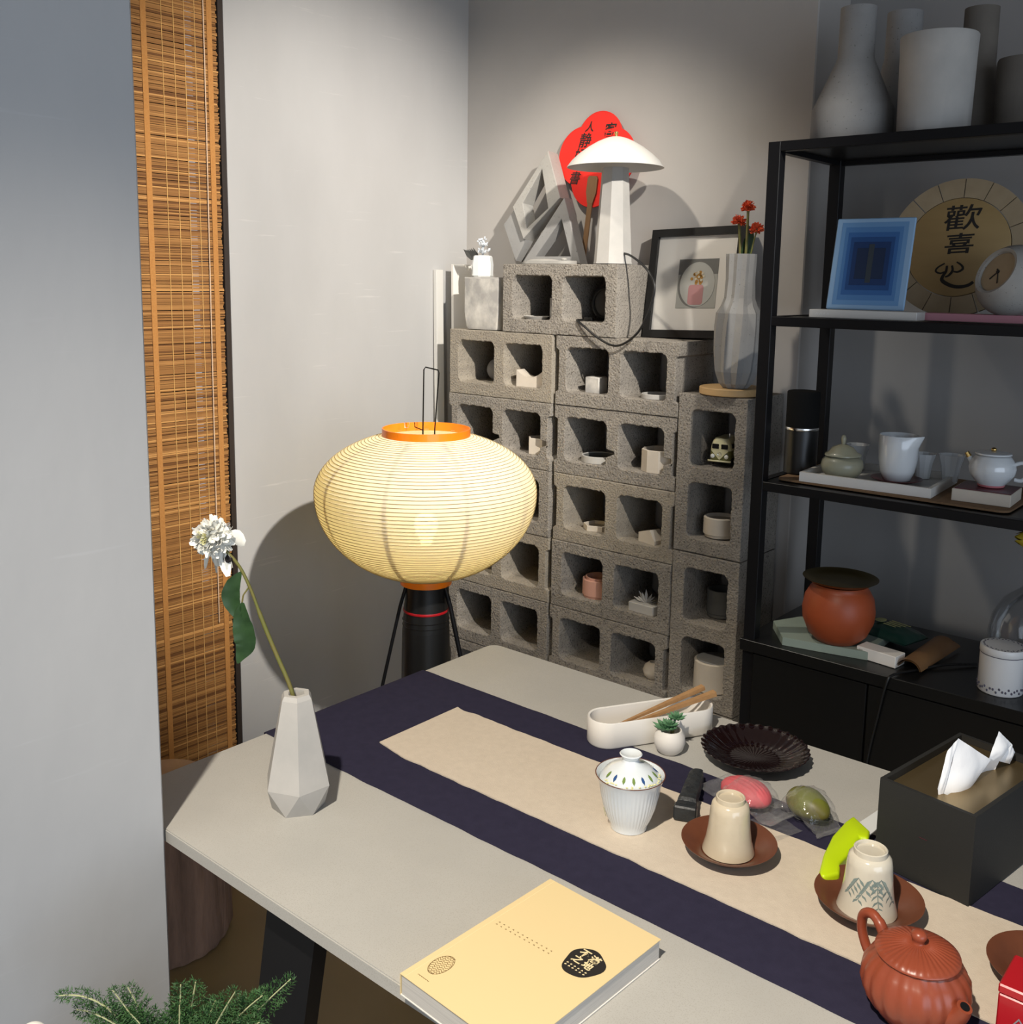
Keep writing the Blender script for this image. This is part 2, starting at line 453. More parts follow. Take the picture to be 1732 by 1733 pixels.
def extrude_holes(outer, holes, depth, bev=0.):
    """polygon with holes in XY, extruded 0..depth in Z; returns mesh"""
    cu_ = bpy.data.curves.new('tmp', 'CURVE'); cu_.dimensions = '2D'; cu_.fill_mode = 'BOTH'
    cu_.extrude = depth/2; cu_.bevel_depth = bev; cu_.bevel_resolution = 1; cu_.offset = -bev
    for poly in [outer]+holes:
        s = cu_.splines.new('POLY'); s.points.add(len(poly)-1)
        for p, q in zip(s.points, poly): p.co = (q[0], q[1], 0, 1)
        s.use_cyclic_u = True
    o = bpy.data.objects.new('tmp', cu_); col.objects.link(o)
    dg = bpy.context.evaluated_depsgraph_get(); dg.update()
    me = bpy.data.meshes.new_from_object(o.evaluated_get(dg), preserve_all_data_layers=False, depsgraph=dg)
    bpy.data.objects.remove(o); bpy.data.curves.remove(cu_)
    me.transform(Matrix.Translation((0, 0, depth/2)))
    return me
def text_mesh(s, size, extr=.0002, offset=0., shear=0., align='CENTER'):
    cu_ = bpy.data.curves.new('tmp', 'FONT'); cu_.body = s; cu_.size = size
    cu_.align_x = align; cu_.align_y = 'CENTER'; cu_.extrude = extr; cu_.offset = offset; cu_.shear = shear
    cu_.resolution_u = 3
    o = bpy.data.objects.new('tmp', cu_); col.objects.link(o)
    dg = bpy.context.evaluated_depsgraph_get(); dg.update()
    me = bpy.data.meshes.new_from_object(o.evaluated_get(dg), preserve_all_data_layers=False, depsgraph=dg)
    bpy.data.objects.remove(o); bpy.data.curves.remove(cu_)
    return me
def ribbon(pts, widths, z=0., th=.0004, bm=None, M=None):
    """flat brush stroke in XY along pts with widths"""
    bm = bm or NB()
    P = [Vector((p[0], p[1], 0)) for p in pts]; n = len(P)
    Lf, Rt = [], []
    for i in range(n):
        t = (P[min(i+1, n-1)]-P[max(i-1, 0)]).normalized(); q = Vector((-t.y, t.x, 0))
        Lf.append(P[i]+q*widths[i]/2); Rt.append(P[i]-q*widths[i]/2)
    new = []
    rows = []
    for i in range(n):
        r_ = [bm.verts.new((Lf[i].x, Lf[i].y, z)), bm.verts.new((Rt[i].x, Rt[i].y, z)), bm.verts.new((Rt[i].x, Rt[i].y, z+th)), bm.verts.new((Lf[i].x, Lf[i].y, z+th))]
        rows.append(r_); new += r_
    for A, B in zip(rows, rows[1:]):
        for k in range(4): bm.faces.new((A[k], A[(k+1) % 4], B[(k+1) % 4], B[k]))
    bm.faces.new(rows[0][::-1]); bm.faces.new(rows[-1])
    if M:
        for v in new: v.co = M @ v.co
    return bm
def frame_M(origin, xdir, ydir):
    x = Vector(xdir).normalized(); y = Vector(ydir); y = (y-x*y.dot(x)).normalized(); z = x.cross(y)
    M_ = Matrix.Identity(4)
    for i in range(3): M_[i][0], M_[i][1], M_[i][2], M_[i][3] = x[i], y[i], z[i], origin[i]
    return M_
def place(o, M_): o.matrix_local = M_; return o

# ================================================================== SETTING
XL, YB, XC, YN = -2.215, 2.38, -1.085, 2.56
CH = 2.9
struct('floor', mbox((-4.2, -3.2, -.06), (3.2, 3.0, 0)), 'floor_concrete')
struct('ceiling', mbox((-4.2, -3.2, CH), (3.2, 3.0, CH+.06)), 'ceiling_paint')
bm = NB()
box(bm, (XL-.14, 1.506, 0), (XL, YB+.3, CH))
struct('wall_left', bm, 'microcement')
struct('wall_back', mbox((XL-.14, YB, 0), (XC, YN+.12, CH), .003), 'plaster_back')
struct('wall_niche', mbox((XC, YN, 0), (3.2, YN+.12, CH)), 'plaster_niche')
struct('wall_pillar', mbox((-1.60, -.55, 0), (-1.14, .652, CH), .003), 'microcement_pillar')
bm = NB(); box(bm, (XL-.05, 1.492, 0), (XL-.002, 1.506, CH))
struct('trim_1', bm, 'dark_timber')
# glazed opening behind the blind
win = thing('window_1', 'a', 'b', (XL-.12, .3, 0))
del win['label'], win['category']; win['kind'] = 'structure'
obj('window_frame', mbox((-.03, -.6, 0), (.0, 1.18, .12)), 'dark_timber', win)
obj('window_frame', mbox((-.03, -.6, 2.6), (.0, 1.18, CH)), 'dark_timber', win)
obj('window_pane', mbox((-.02, -.6, .12), (-.012, 1.18, 2.6)), 'black_panel', win)

# ------------------------------------------------------------------ bamboo blind
bl = thing('bamboo_blind', 'tall orange-brown bamboo blind hanging between the grey pillar and left wall', 'blind', (XL-.006, .5, 0))
me = bpy.data.meshes.new('slats'); V = []; Fc = []; tone = []
z = .05; k = 0
while z < 2.62:
    h = .0042*rnd.uniform(.85, 1.15); d = rnd.uniform(-.0006, .0008); i0 = len(V)
    sl = rnd.uniform(-.0012, .0012)
    for (yy, zz) in ((0., 0.), (.989+rnd.uniform(-.003, .002), sl)):
        for (dx, dz) in ((-.001, 0), (.001+d, 0), (.001+d, h*.9), (-.001, h*.9)):
            V.append((dx, yy, z+zz+dz))
    Fc += [(i0+a_, i0+b_, i0+c_, i0+e_) for a_, b_, c_, e_ in ((0, 1, 5, 4), (1, 2, 6, 5), (2, 3, 7, 6), (3, 0, 4, 7), (0, 3, 2, 1), (4, 5, 6, 7))]
    t = rnd.gauss(.47, .09)
    if rnd.random() < .07: t = .85
    if rnd.random() < .10: t = .02
    tone += [t]*8
    z += h
me.from_pydata(V, [], Fc)
at = me.attributes.new('tone', 'FLOAT', 'POINT'); at.data.foreach_set('value', tone)
o = mobj('slats', me, 'bamboo_slat', bl); o['kind'] = 'stuff'
for y in (.505, .795, .968):
    obj('tape', mbox((.0018, y-.007, .05), (.0034, y+.007, 2.62)), 'bamboo_tape', bl)
for y in (.62, .70, .841, .872, .900, .928):
    obj('thread', mbox((.0018, y-.0008, .05), (.0028, y+.0008, 2.62)), 'thread', bl)
obj('head_rail', mbox((-.012, 0, 2.62), (.012, .989, 2.66)), 'dark_timber', bl)
obj('pull_cord', tube(spline([(.006, .948, 2.62), (.007, .950, 2.0), (.007, .947, 1.4), (.007, .9435, .58)], 6), .0014, 5), 'cord_pale', bl)

# ------------------------------------------------------------------ stump
st = thing('stump_stool', 'tree stump stool with rough bark and pale sawn top behind the table corner', 'stool', (-1.955, 1.10, 0))
def bark_fn(r, z, t):
    return r*(1+.035*noise.noise(Vector((math.cos(t)*2, math.sin(t)*2, z*2)))+.012*math.sin(t*23+3*math.sin(z*6)))
obj('bark', lathe([(0, .001), (.150, .001), (.158, .02), (.156, .10), (.153, .2), (.150, .3), (.146, .338), (.138, .342), (0, .342)], 110, fn=bark_fn), 'bark', st, 50)
obj('seat_top', lathe([(0, .3425), (.135, .3425), (.133, .348), (0, .349)], 64, fn=lambda r, z, t: r*(1+.03*noise.noise(Vector((math.cos(t)*2, math.sin(t)*2, .6))))), 'stump_top', st, 40)

# ================================================================== TABLE
tb = thing('concrete_table', 'long tea table with speckled grey concrete top and black steel legs', 'table')
TZ = .75
def tabletop():
    poly = rrect(1.40, .812, .022, 4, -1.285+.70, .656+.406)
    return prism(poly, TZ-.017, TZ, None, .0015)
obj('tabletop', tabletop(), 'table_concrete', tb, 30)
for y in (.700, 1.42):
    bm = NB()
    for s in ((-.93, -1.10),):
        pass
    q = [(-.965, y), (-.87, y)]
    vs = []
    for (xa, xb, zz) in ((-1.10, -1.01, 0.), (-.965, -.872, TZ-.0175)):
        for (x_, y_) in ((xa, y-.011), (xb, y-.011), (xb, y+.011), (xa, y+.011)): vs.append(bm.verts.new((x_, y_, zz)))
    for f_ in ((0, 1, 5, 4), (1, 2, 6, 5), (2, 3, 7, 6), (3, 0, 4, 7), (0, 3, 2, 1), (4, 5, 6, 7)): bm.faces.new([vs[i] for i in f_])
    obj('leg', bm, 'black_metal', tb)
    bm = mbox((-.02, y-.011, 0), (.07, y+.011, TZ-.0175)); obj('leg', bm, 'black_metal', tb)
obj('stretcher', mbox((-.93, 1.03, TZ-.09), (.05, 1.09, TZ-.0175)), 'black_metal', tb)

# navy runner: lies on the table and drops over the left end
def cloth(x0, x1, y0, y1, z0, th, nx, ny, jit, seed, drop=0, wave=.0004):
    bm = NB(); rows = []; r2 = random.Random(seed)
    j0 = [0]*(nx+1); j1 = [0]*(nx+1)
    for i in range(nx+1):
        j0[i] = jit*noise.noise(Vector((i*.35, seed, 0)))*2; j1[i] = jit*noise.noise(Vector((i*.35, seed+9, 0)))*2
    xs = [(x0+(x1-x0)*i/nx, 0.) for i in range(nx+1)]
    if drop: xs = [(x0-th*1.5, -drop), (x0-th*1.5, -drop*.5), (x0-th*1.4, -.003), (x0-.0004, -.0003)]+xs; j0 = [j0[0]]*4+j0; j1 = [j1[0]]*4+j1
    top = []; bot = []
    for i, (x, dz) in enumerate(xs):
        ra, rb = [], []
        for j in range(ny+1):
            y = (y0+j0[i])+((y1+j1[i])-(y0+j0[i]))*j/ny
            w = wave*noise.noise(Vector((x*14, y*14, seed)))
            ra.append(bm.verts.new((x if dz == 0 else x-th, y, z0+th+dz+abs(w)))); rb.append(bm.verts.new((x, y, z0+dz)))
        top.append(ra); bot.append(rb)
    n = len(xs)
    for i in range(n-1):
        for j in range(ny):
            bm.faces.new((top[i][j], top[i+1][j], top[i+1][j+1], top[i][j+1]))
            bm.faces.new((bot[i][j], bot[i][j+1], bot[i+1][j+1], bot[i+1][j]))
        bm.faces.new((top[i][0], bot[i][0], bot[i+1][0], top[i+1][0])); bm.faces.new((top[i][ny], top[i+1][ny], bot[i+1][ny], bot[i][ny]))
    for j in range(ny):
        bm.faces.new((top[0][j], top[0][j+1], bot[0][j+1], bot[0][j])); bm.faces.new((top[n-1][j], bot[n-1][j], bot[n-1][j+1], top[n-1][j+1]))
    return bm
o = obj('navy_runner', cloth(-1.2865, .105, .916, 1.272, TZ+.0003, .0010, 90, 8, .0012, 3, .045), 'navy_cloth', None, 40)
tag(o, 'wide dark navy cloth runner laid along the concrete table', 'table runner')
def beige():
    bm = cloth(-1.122, .09, 1.003, 1.190, TZ+.0018, .0016, 120, 10, .0013, 11, 0, .0005)
    for v in bm.verts:   # frayed and waved end
        if v.co.x < -1.0:
            f_ = max(0, (-1.06-v.co.x)/.06)
            v.co.y += (.010*f_ if v.co.y < 1.09 else -.004*f_*math.sin(v.co.x*90))
    return bm
o = obj('beige_runner', beige(), 'beige_cloth', None, 40)
tag(o, 'narrow beige linen tea mat with wavy edges lying on the navy runner', 'table runner')
RZ = TZ+.0042      # top of beige on navy
NZ = TZ+.0022      # top of navy

# ------------------------------------------------------------------ faceted concrete vase + flower
vs_ = thing('faceted_vase', 'faceted grey concrete bud vase standing on the bare table corner', 'vase', (-1.066, .812, TZ), (0, 0, R(24)))
bm = NB()
def ring(r, z, off, n=6): return [bm.verts.new((r*math.cos(2*PI*(k+off)/n), r*math.sin(2*PI*(k+off)/n), z)) for k in range(n)]
A = ring(.036, 0, .5); B = ring(.0475, .037, 0); Cc = ring(.0225, .158, 0); D = ring(.019, .164, 0); E = ring(.012, .164, 0, 6); G = ring(.012, .12, 0, 6)
bm.faces.new(A[::-1])
for k in range(6):
    k2 = (k+1) % 6
    bm.faces.new((A[k], B[k2], B[k])); bm.faces.new((A[k], A[k2], B[k2]))
    for P_, Q_ in ((B, Cc), (Cc, D), (D, E), (E, G)): bm.faces.new((P_[k], P_[k2], Q_[k2], Q_[k]))
bm.faces.new(G)
obj('body', bm, 'cast_concrete_pale', vs_)

fl = thing('cut_flower', 'single white peony with drooping leaves on a bent stem in the bud vase', 'flower', (-1.066, .812, TZ+.125))
f0 = Vector((-1.066, .812, TZ+.125))
def W(x, y, z): return Vector((x, y, z))-f0
stem_pts = [W(-1.064, .811, .877), W(-1.072, .808, .918), W(-1.089, .798, .965), W(-1.099, .790, .998), W(-1.106, .784, 1.024), W(-1.114, .777, 1.056), W(-1.123, .769, 1.084), W(-1.131, .762, 1.100), W(-1.140, .755, 1.112)]
obj('stem', tube(spline(stem_pts, 4), [.0030]*17+[.0022]*16, 8), 'stem_green', fl, 60)
hc = W(-1.152, .746, 1.128)
bm = NB(); bm2 = NB()
view = Vector((.62, -.72, .12)).normalized()     # bloom faces the room, tipped left
axis = Vector((.35, -.80, .25)).normalized()
def petal(bm, base, direc, L_, w_, curl, twist):
    d_ = direc.normalized(); s_ = d_.cross(Vector((rnd.uniform(-1, 1), rnd.uniform(-1, 1), rnd.uniform(-1, 1)))).normalized(); nrm = s_.cross(d_)
    rows = []
    for i in range(5):
        t = i/4; wd = w_*math.sin(PI*(.12+.80*t))**.7
        c_ = base+d_*L_*t+nrm*curl*L_*t*t
        rows.append((bm.verts.new(c_-s_*wd+nrm*wd*.35), bm.verts.new(c_), bm.verts.new(c_+s_*wd+nrm*wd*.35)))
    for A_, B_ in zip(rows, rows[1:]):
        bm.faces.new((A_[0], A_[1], B_[1], B_[0])); bm.faces.new((A_[1], A_[2], B_[2], B_[1]))
for k in range(380):
    u_ = rnd.uniform(-1, 1); t = rnd.uniform(0, 2*PI)
    d_ = Vector((math.sqrt(1-u_*u_)*math.cos(t), math.sqrt(1-u_*u_)*math.sin(t), u_))
    rr = rnd.uniform(.010, .024)
    petal(bm, hc+d_*rr*.5, d_+axis*.15, rnd.uniform(.014, .020), rnd.uniform(.0035, .006), rnd.uniform(-.5, .5), 0)
o = obj('bloom', bm, 'petal_white', fl, 80)
for k in range(7):
    ph = -.5+k*.22
    petal(bm2, hc+Vector((.004*k-.010, .002*k, -.016)), Vector((.25*math.sin(ph*3), .1, -1)), .032+.006*math.sin(k*2.1), .0075, .12, 0)
petal(bm2, hc+Vector((.016, .012, .004)), Vector((.8, .6, -.35)), .026, .012, -.2, 0)
obj('outer_petals', bm2, 'petal_white', fl, 80)
bm = NB()
for k in range(26):
    t = rnd.uniform(0, 2*PI); q = rnd.uniform(0, .008)
    petal(bm, hc+axis*.020+Vector((math.cos(t)*q, 0, math.sin(t)*q)), axis+Vector((math.cos(t)*.5, 0, math.sin(t)*.5)), .008, .002, .2, 0)
obj('bloom_heart', bm, 'petal_yellow', fl, 80)
obj('dried_bud', ellipsoid(hc+Vector((.015, .012, -.028)), (.007, .006, .006), None, 10, 7, lambda p: p*(1+.25*noise.noise(p*2.5))), 'dried_bud', fl, 40)
def leaf(pts, widths, nrm, cup=.25):
    bm = NB(); P = spline(pts, 4); n = len(P); rows = []
    for i in range(n):
        t = (P[min(i+1, n-1)]-P[max(i-1, 0)]).normalized(); s_ = t.cross(Vector(nrm)).normalized(); nn = s_.cross(t)
        f_ = i/(n-1)*(len(widths)-1); a_ = int(min(f_, len(widths)-2)); w_ = widths[a_]+(widths[a_+1]-widths[a_])*(f_-a_)
        rp = w_*.12*math.sin(i*1.7)
        rows.append([bm.verts.new(P[i]-s_*w_+nn*(w_*cup+rp)), bm.verts.new(P[i]-s_*w_*.5+nn*w_*cup*.3), bm.verts.new(P[i]), bm.verts.new(P[i]+s_*w_*.5+nn*w_*cup*.3), bm.verts.new(P[i]+s_*w_+nn*(w_*cup-rp))])
    for A_, B_ in zip(rows, rows[1:]):
        for k in range(4): bm.faces.new((A_[k], A_[k+1], B_[k+1], B_[k]))
    return bm
vdir = (.64, -.76, .1)
obj('leaf', leaf([W(-1.124, .769, 1.082), W(-1.131, .762, 1.066), W(-1.134, .759, 1.048), W(-1.131, .762, 1.030), W(-1.127, .766, 1.018)], [.001, .010, .013, .009, .003], vdir), 'leaf_dark', fl, 60)
obj('leaf', leaf([W(-1.121, .768, 1.040), W(-1.124, .768, 1.020), W(-1.122, .770, .998), W(-1.121, .771, .980), W(-1.126, .767, .966), W(-1.130, .763, .953)], [.002, .011, .015, .014, .008, .0008], vdir), 'leaf_dark', fl, 60)
obj('leaf_stalk', tube([W(-1.117, .775, 1.060), W(-1.122, .770, 1.050), W(-1.124, .768, 1.036)], .0012, 6), 'stem_green', fl)

# ------------------------------------------------------------------ book
bk = thing('paperback_book', 'thick pale yellow paperback with a black brush-circle title lying near the table front', 'book', (-.600, .757, TZ+.0006), (0, 0, R(-3)))
BW, BH, BT = .158, .232, .024
obj('pages', mbox((-BW/2+.001, -BH/2+.001, .0012), (BW/2-.0012, BH/2-.001, BT-.0008)), 'book_pages', bk)
bm = mbox((-BW/2, -BH/2, BT-.0008), (BW/2, BH/2, BT)); obj('cover', bm, 'book_cover', bk)
bm = mbox((-BW/2, -BH/2, 0), (BW/2, BH/2, .0010)); obj('back_cover', bm, 'white_matte', bk)
obj('spine', mbox((-BW/2-.0007, -BH/2, 0), (-BW/2, BH/2, BT)), 'book_cover', bk)
obj('spine_fold', mbox((-BW/2+.006, -BH/2, BT), (-BW/2+.0066, BH/2, BT+.00012)), 'ink_cream', bk)
tc_ = (.0445, .0277)
bm = prism([(tc_[0]+.0215*(1+.05*math.sin(3*t+1)+.03*math.sin(5*t))*math.cos(t), tc_[1]+.0235*(1+.05*math.sin(3*t+1)+.03*math.sin(5*t))*math.sin(t)) for t in [2*PI*k/40 for k in range(40)]], BT+.0001, BT+.0003)
tp = obj('title_circle', bm, 'ink_black', bk)
for ch, x, y in (('不', -.0085, .0115), ('之', -.0085, -.001), ('滿', .0055, .0105), ('地', .0055, -.002)):
    mobj('lettering', text_mesh(ch, .0122, .0001, .0003), 'ink_cream', tp, None, (tc_[0]+x, tc_[1]+y, BT+.0005))
bm = NB()
for r_ in range(2):
    for k in range(6):
        x = tc_[0]-.014+.0048*k; y = tc_[1]-.0115-.0036*r_
        ribbon([(x, y), (x+.0008, y+.0013), (x+.0018, y+.0004)], [.0012, .0015, .001], BT+.0003, .0001, bm)
obj('small_print', bm, 'ink_cream', tp)
bm = NB()
for r_ in range(2):
    for k in range(12):
        x = -.066+.0066*k; y = .0145-.0048*r_+.0003*k
        ribbon([(x, y), (x+.0012, y+.0010), (x+.0020, y-.0004)], [.0007, .0009, .0006], BT+.0001, .0001, bm)
obj('small_print', bm, 'ink_brown', bk)
bm = NB()
for k in range(11):
    yy = -.015+.0030*k; hw = .0105*math.sqrt(max(0, 1-(yy/.0165)**2))
    pts = [(-.059+(-hw+2*hw*i/12), -.078+yy+.0012*math.sin(i*1.9+k)) for i in range(13)]
    ribbon(pts, [.0007]*13, BT+.0001, .0001, bm)
ribbon([(-.059+.0105*math.cos(2*PI*i/30), -.078+.0165*math.sin(2*PI*i/30)) for i in range(31)], [.0006]*31, BT+.0001, .0001, bm)
obj('publisher_mark', bm, 'ink_brown', bk)
obj('small_print', ribbon([(-.066+.0015*i, -.104+.0004*(i % 2)) for i in range(12)], [.0009, .0004]*6, BT+.0001, .0001), 'ink_brown', bk)

# ------------------------------------------------------------------ gaiwan
gw = thing('gaiwan', 'ribbed white porcelain gaiwan with lid and painted leaves on the beige mat', 'lidded cup', (-.690, 1.068, RZ))
rib = lambda r, z, t: r*(1+.012*math.cos(t*46)) if .006 < z < .064 else r
obj('cup', lathe([(0, .004), (.022, .004), (.0225, 0), (.0245, 0), (.0252, .006), (.029, .014), (.0345, .030), (.0385, .048), (.0415, .064), (.0455, .0735), (.0462, .0748), (.0448, .0748), (.0405, .066), (.036, .048), (.031, .028), (.024, .012), (0, .009)], 184, fn=rib), 'gaiwan_glaze', gw, 40)
obj('rim_line', lathe([(.0463, .0744), (.0466, .0749), (.0462, .0754), (.0452, .0752)], 64), 'brown_clay', gw, 60)
ld = obj('lid', lathe([(.0395, .066), (.0408, .0675), (.040, .070), (.034, .0785), (.025, .0855), (.0135, .0905), (.0115, .0925), (.0105, .0955), (.0135, .1005), (.0150, .1025), (.0138, .1035), (.009, .1005), (0, .099)], 72, fn=lambda r, z, t: r*(1+.006*math.cos(t*36)) if .069 < z < .088 else r), 'gaiwan_glaze', gw, 40)
for k in range(8):
    t = R(-115+k*22)
    b_ = NB()
    rad, hz = .0335, .0796
    Mx = frame_M(Vector((rad*math.cos(t), rad*math.sin(t), hz)), (-math.sin(t), math.cos(t), 0), (-math.cos(t)*.75, -math.sin(t)*.75, .62))
    prism([(0, -.0050), (.0020, -.001), (.0016, .003), (0, .0058), (-.0016, .003), (-.0020, -.001)], 0, .0004, b_, 0, Mx)
    obj('painted_leaf', b_, ['green_print', 'blue_print'][k % 3 == 1], ld)
bm = NB()
for k in range(26):
    t = R(-130+rnd.uniform(0, 180)); q = rnd.uniform(.037, .0395)
    Mx = Matrix.Translation((q*math.cos(t), q*math.sin(t), .0745-(q-.037)*1.2))
    ellipsoid((0, 0, 0), (.0018, .0018, .0008), bm, 6, 4, None, Mx)
obj('painted_blossoms', bm, 'yellow_print', ld, 60)
bm = NB()
Mx = frame_M(Vector((-.0229, -.0229, .020)), (.707, -.707, 0), (-.20, -.20, 1))
prism([(0, -.006), (.003, -.001), (.002, .004), (0, .008), (-.002, .004), (-.003, -.001)], 0, .0004, bm, 0, Mx)
obj('painted_leaf', bm, 'green_print', gw)

# ------------------------------------------------------------------ carved ink-black stone stick
fg = thing('stone_figurine', 'carved black stone stick lying beside the lidded cup across the navy runner edge', 'figurine', (-.663, 1.186, RZ+.0005), (0, 0, R(112)))
def stone():
    bm = NB(); n = 26; rows = []
    for i in range(n+1):
        x = -.058+.116*i/n; f_ = i/n
        w = .0135-.004*f_; h = .026-.004*f_
        if i > n-3: w *= .85; h *= .8
        if i < 3: w = .0145; h = .022
        row = []
        for k in range(16):
            t = 2*PI*k/16
            sx = max(-1, min(1, 1.25*math.cos(t))); sz = max(-1, min(1, 1.25*math.sin(t)))
            j = 1+(.16*noise.noise(Vector((x*130, math.cos(t)*1.5, math.sin(t)*1.5))) if i > 3 else 0)
            zz = h/2+sz*h/2*(j if sz > -.5 else 1)
            row.append(bm.verts.new((x, sx*w*j, max(0, zz))))
        rows.append(row)
    for A_, B_ in zip(rows, rows[1:]):
        for k in range(16): bm.faces.new((A_[k], A_[(k+1) % 16], B_[(k+1) % 16], B_[k]))
    bm.faces.new(rows[0][::-1]); bm.faces.new(rows[-1])
    return bm
obj('carving', stone(), 'stone_black', fg, 25)
obj('base_block', mbox((-.066, -.0155, 0), (-.052, .0155, .021), .002), 'stone_black', fg)

# ------------------------------------------------------------------ white tray and tongs
tr = thing('oval_tray', 'long white stadium-shaped tray holding wooden tea tools', 'tray', (-.822, 1.327, NZ), (0, 0, R(60)))
def stad(L_, w_, n=14):
    out = []
    for k in range(n+1): out.append((L_/2-w_/2+w_/2*math.cos(-PI/2+PI*k/n), w_/2*math.sin(-PI/2+PI*k/n)))
    for k in range(n+1): out.append((-L_/2+w_/2+w_/2*math.cos(PI/2+PI*k/n), w_/2*math.sin(PI/2+PI*k/n)))
    return out
bm = NB()
P0 = stad(.218, .064); P1 = stad(.210, .056)
rows = [[bm.verts.new((x, y, z_)) for x, y in P_] for P_, z_ in ((stad(.214, .060), 0), (P0, .003), (P0, .041), (stad(.216, .062), .0425), (P1, .0415), (P1, .006))]
nn = len(P0)
for A_, B_ in zip(rows, rows[1:]):
    for k in range(nn): bm.faces.new((A_[k], A_[(k+1) % nn], B_[(k+1) % nn], B_[k]))
bm.faces.new(rows[0][::-1]); bm.faces.new(rows[-1])
obj('body', bm, 'white_matte', tr, 40)
for i, (dx, dy, lab, th) in enumerate(((0, 0, 'upper wooden tea stick resting across the white tray rim', .0042), (.012, -.010, 'lower wooden tea stick nearest the room in the white tray', .0046))):
    a_ = Vector((-.868+dx*.4, 1.262+dy*.4, NZ+.0125)); b_ = Vector((-.784+dx*2.2, 1.425+dy*.8, NZ+.060))
    t = thing('tea_stick', lab, 'tea tool', a_, (0, 0, 0), 'wooden tea sticks in the tray')
    d_ = b_-a_
    s_ = d_.cross(Vector((0, 0, 1))).normalized(); u_ = s_.cross(d_).normalized()
    bm = NB(); rows = []
    for f_, w_, h_ in ((0, .0016, .0012), (.3, .0026, .002), (.7, .004, .003), (1, th+.001, th-.0008)):
        c_ = d_*f_
        rows.append([bm.verts.new(c_+s_*w_+u_*h_), bm.verts.new(c_-s_*w_+u_*h_), bm.verts.new(c_-s_*w_-u_*h_), bm.verts.new(c_+s_*w_-u_*h_)])
    for A_, B_ in zip(rows, rows[1:]):
        for k in range(4): bm.faces.new((A_[k], A_[(k+1) % 4], B_[(k+1) % 4], B_[k]))
    bm.faces.new(rows[0][::-1]); bm.faces.new(rows[-1])
    obj('shaft', bm, 'wood_stick', t)
t = thing('tea_needle', 'thin pale tea pick between the two wooden sticks in the white tray', 'tea tool', (-.862, 1.262, NZ+.0105))
obj('shaft', tube([(0, 0, 0), (.085, .155, .041)], [.0012, .0018], 6), 'cast_concrete_cream', t)

# ------------------------------------------------------------------ small succulent
sp = thing('potted_succulent', 'tiny green succulent in a round white pot between tray and black plate', 'potted plant', (-.768, 1.297, TZ+.0006))
obj('pot', lathe([(0, 0), (.015, 0), (.021, .006), (.0245, .017), (.0235, .028), (.0185, .0365), (.0165, .037), (.020, .028), (.0205, .018), (0, .012)], 40), 'white_matte', sp, 40)
def rosette(bm, c, R0, n, h):
    for ly in range(3):
        for k in range(n):
            t = 2*PI*(k+.5*ly)/n; el = R(25+25*ly)
            d_ = Vector((math.cos(t)*math.cos(el), math.sin(t)*math.cos(el), math.sin(el)))
            L_ = R0*(1-.2*ly); s_ = Vector((-math.sin(t), math.cos(t), 0)); u_ = d_.cross(s_)
            q = [Vector(c), Vector(c)+d_*L_*.5+s_*L_*.22, Vector(c)+d_*L_, Vector(c)+d_*L_*.5-s_*L_*.22, Vector(c)+d_*L_*.5+u_*L_*.14, Vector(c)+d_*L_*.5-u_*L_*.14]
            v = [bm.verts.new(p) for p in q]
            for f_ in ((0, 1, 4), (1, 2, 4), (2, 3, 4), (3, 0, 4), (1, 0, 5), (2, 1, 5), (3, 2, 5), (0, 3, 5)): bm.faces.new([v[i] for i in f_])
for c_, r_ in (((-.005, -.005, .036), .024), ((.006, .008, .052), .018), ((.002, -.004, .044), .016)):
    bm = NB(); rosette(bm, c_, r_, 9, 0); obj('rosette', bm, 'succulent', sp, 50)
obj('stalk', tube([(0, 0, .014), (.003, .003, .035), (.006, .006, .046)], .003, 6), 'stem_green', sp)

# ------------------------------------------------------------------ black fluted plate
pl = thing('fluted_plate', 'glossy black fluted plate with scalloped rim near the far table edge', 'plate', (-.655, 1.360, TZ+.0006))
def flute(r, z, t):
    f_ = max(0, (r-.035)/.055)
    return r*(1+.014*f_*math.cos(t*32))
bm = lathe([(0, .002), (.035, .002), (.039, 0), (.045, 0), (.052, .004), (.068, .013), (.080, .0215), (.0815, .0225), (.0797, .0230), (.066, .0150), (.050, .0065), (.035, .0045), (0, .004)], 192, fn=flute)
for v in bm.verts:
    r_ = math.hypot(v.co.x, v.co.y); t = math.atan2(v.co.y, v.co.x)
    if r_ > .05 and v.co.z > .004: v.co.z += .0007*math.cos(t*32)
obj('dish', bm, 'lacquer_black', pl, 50)

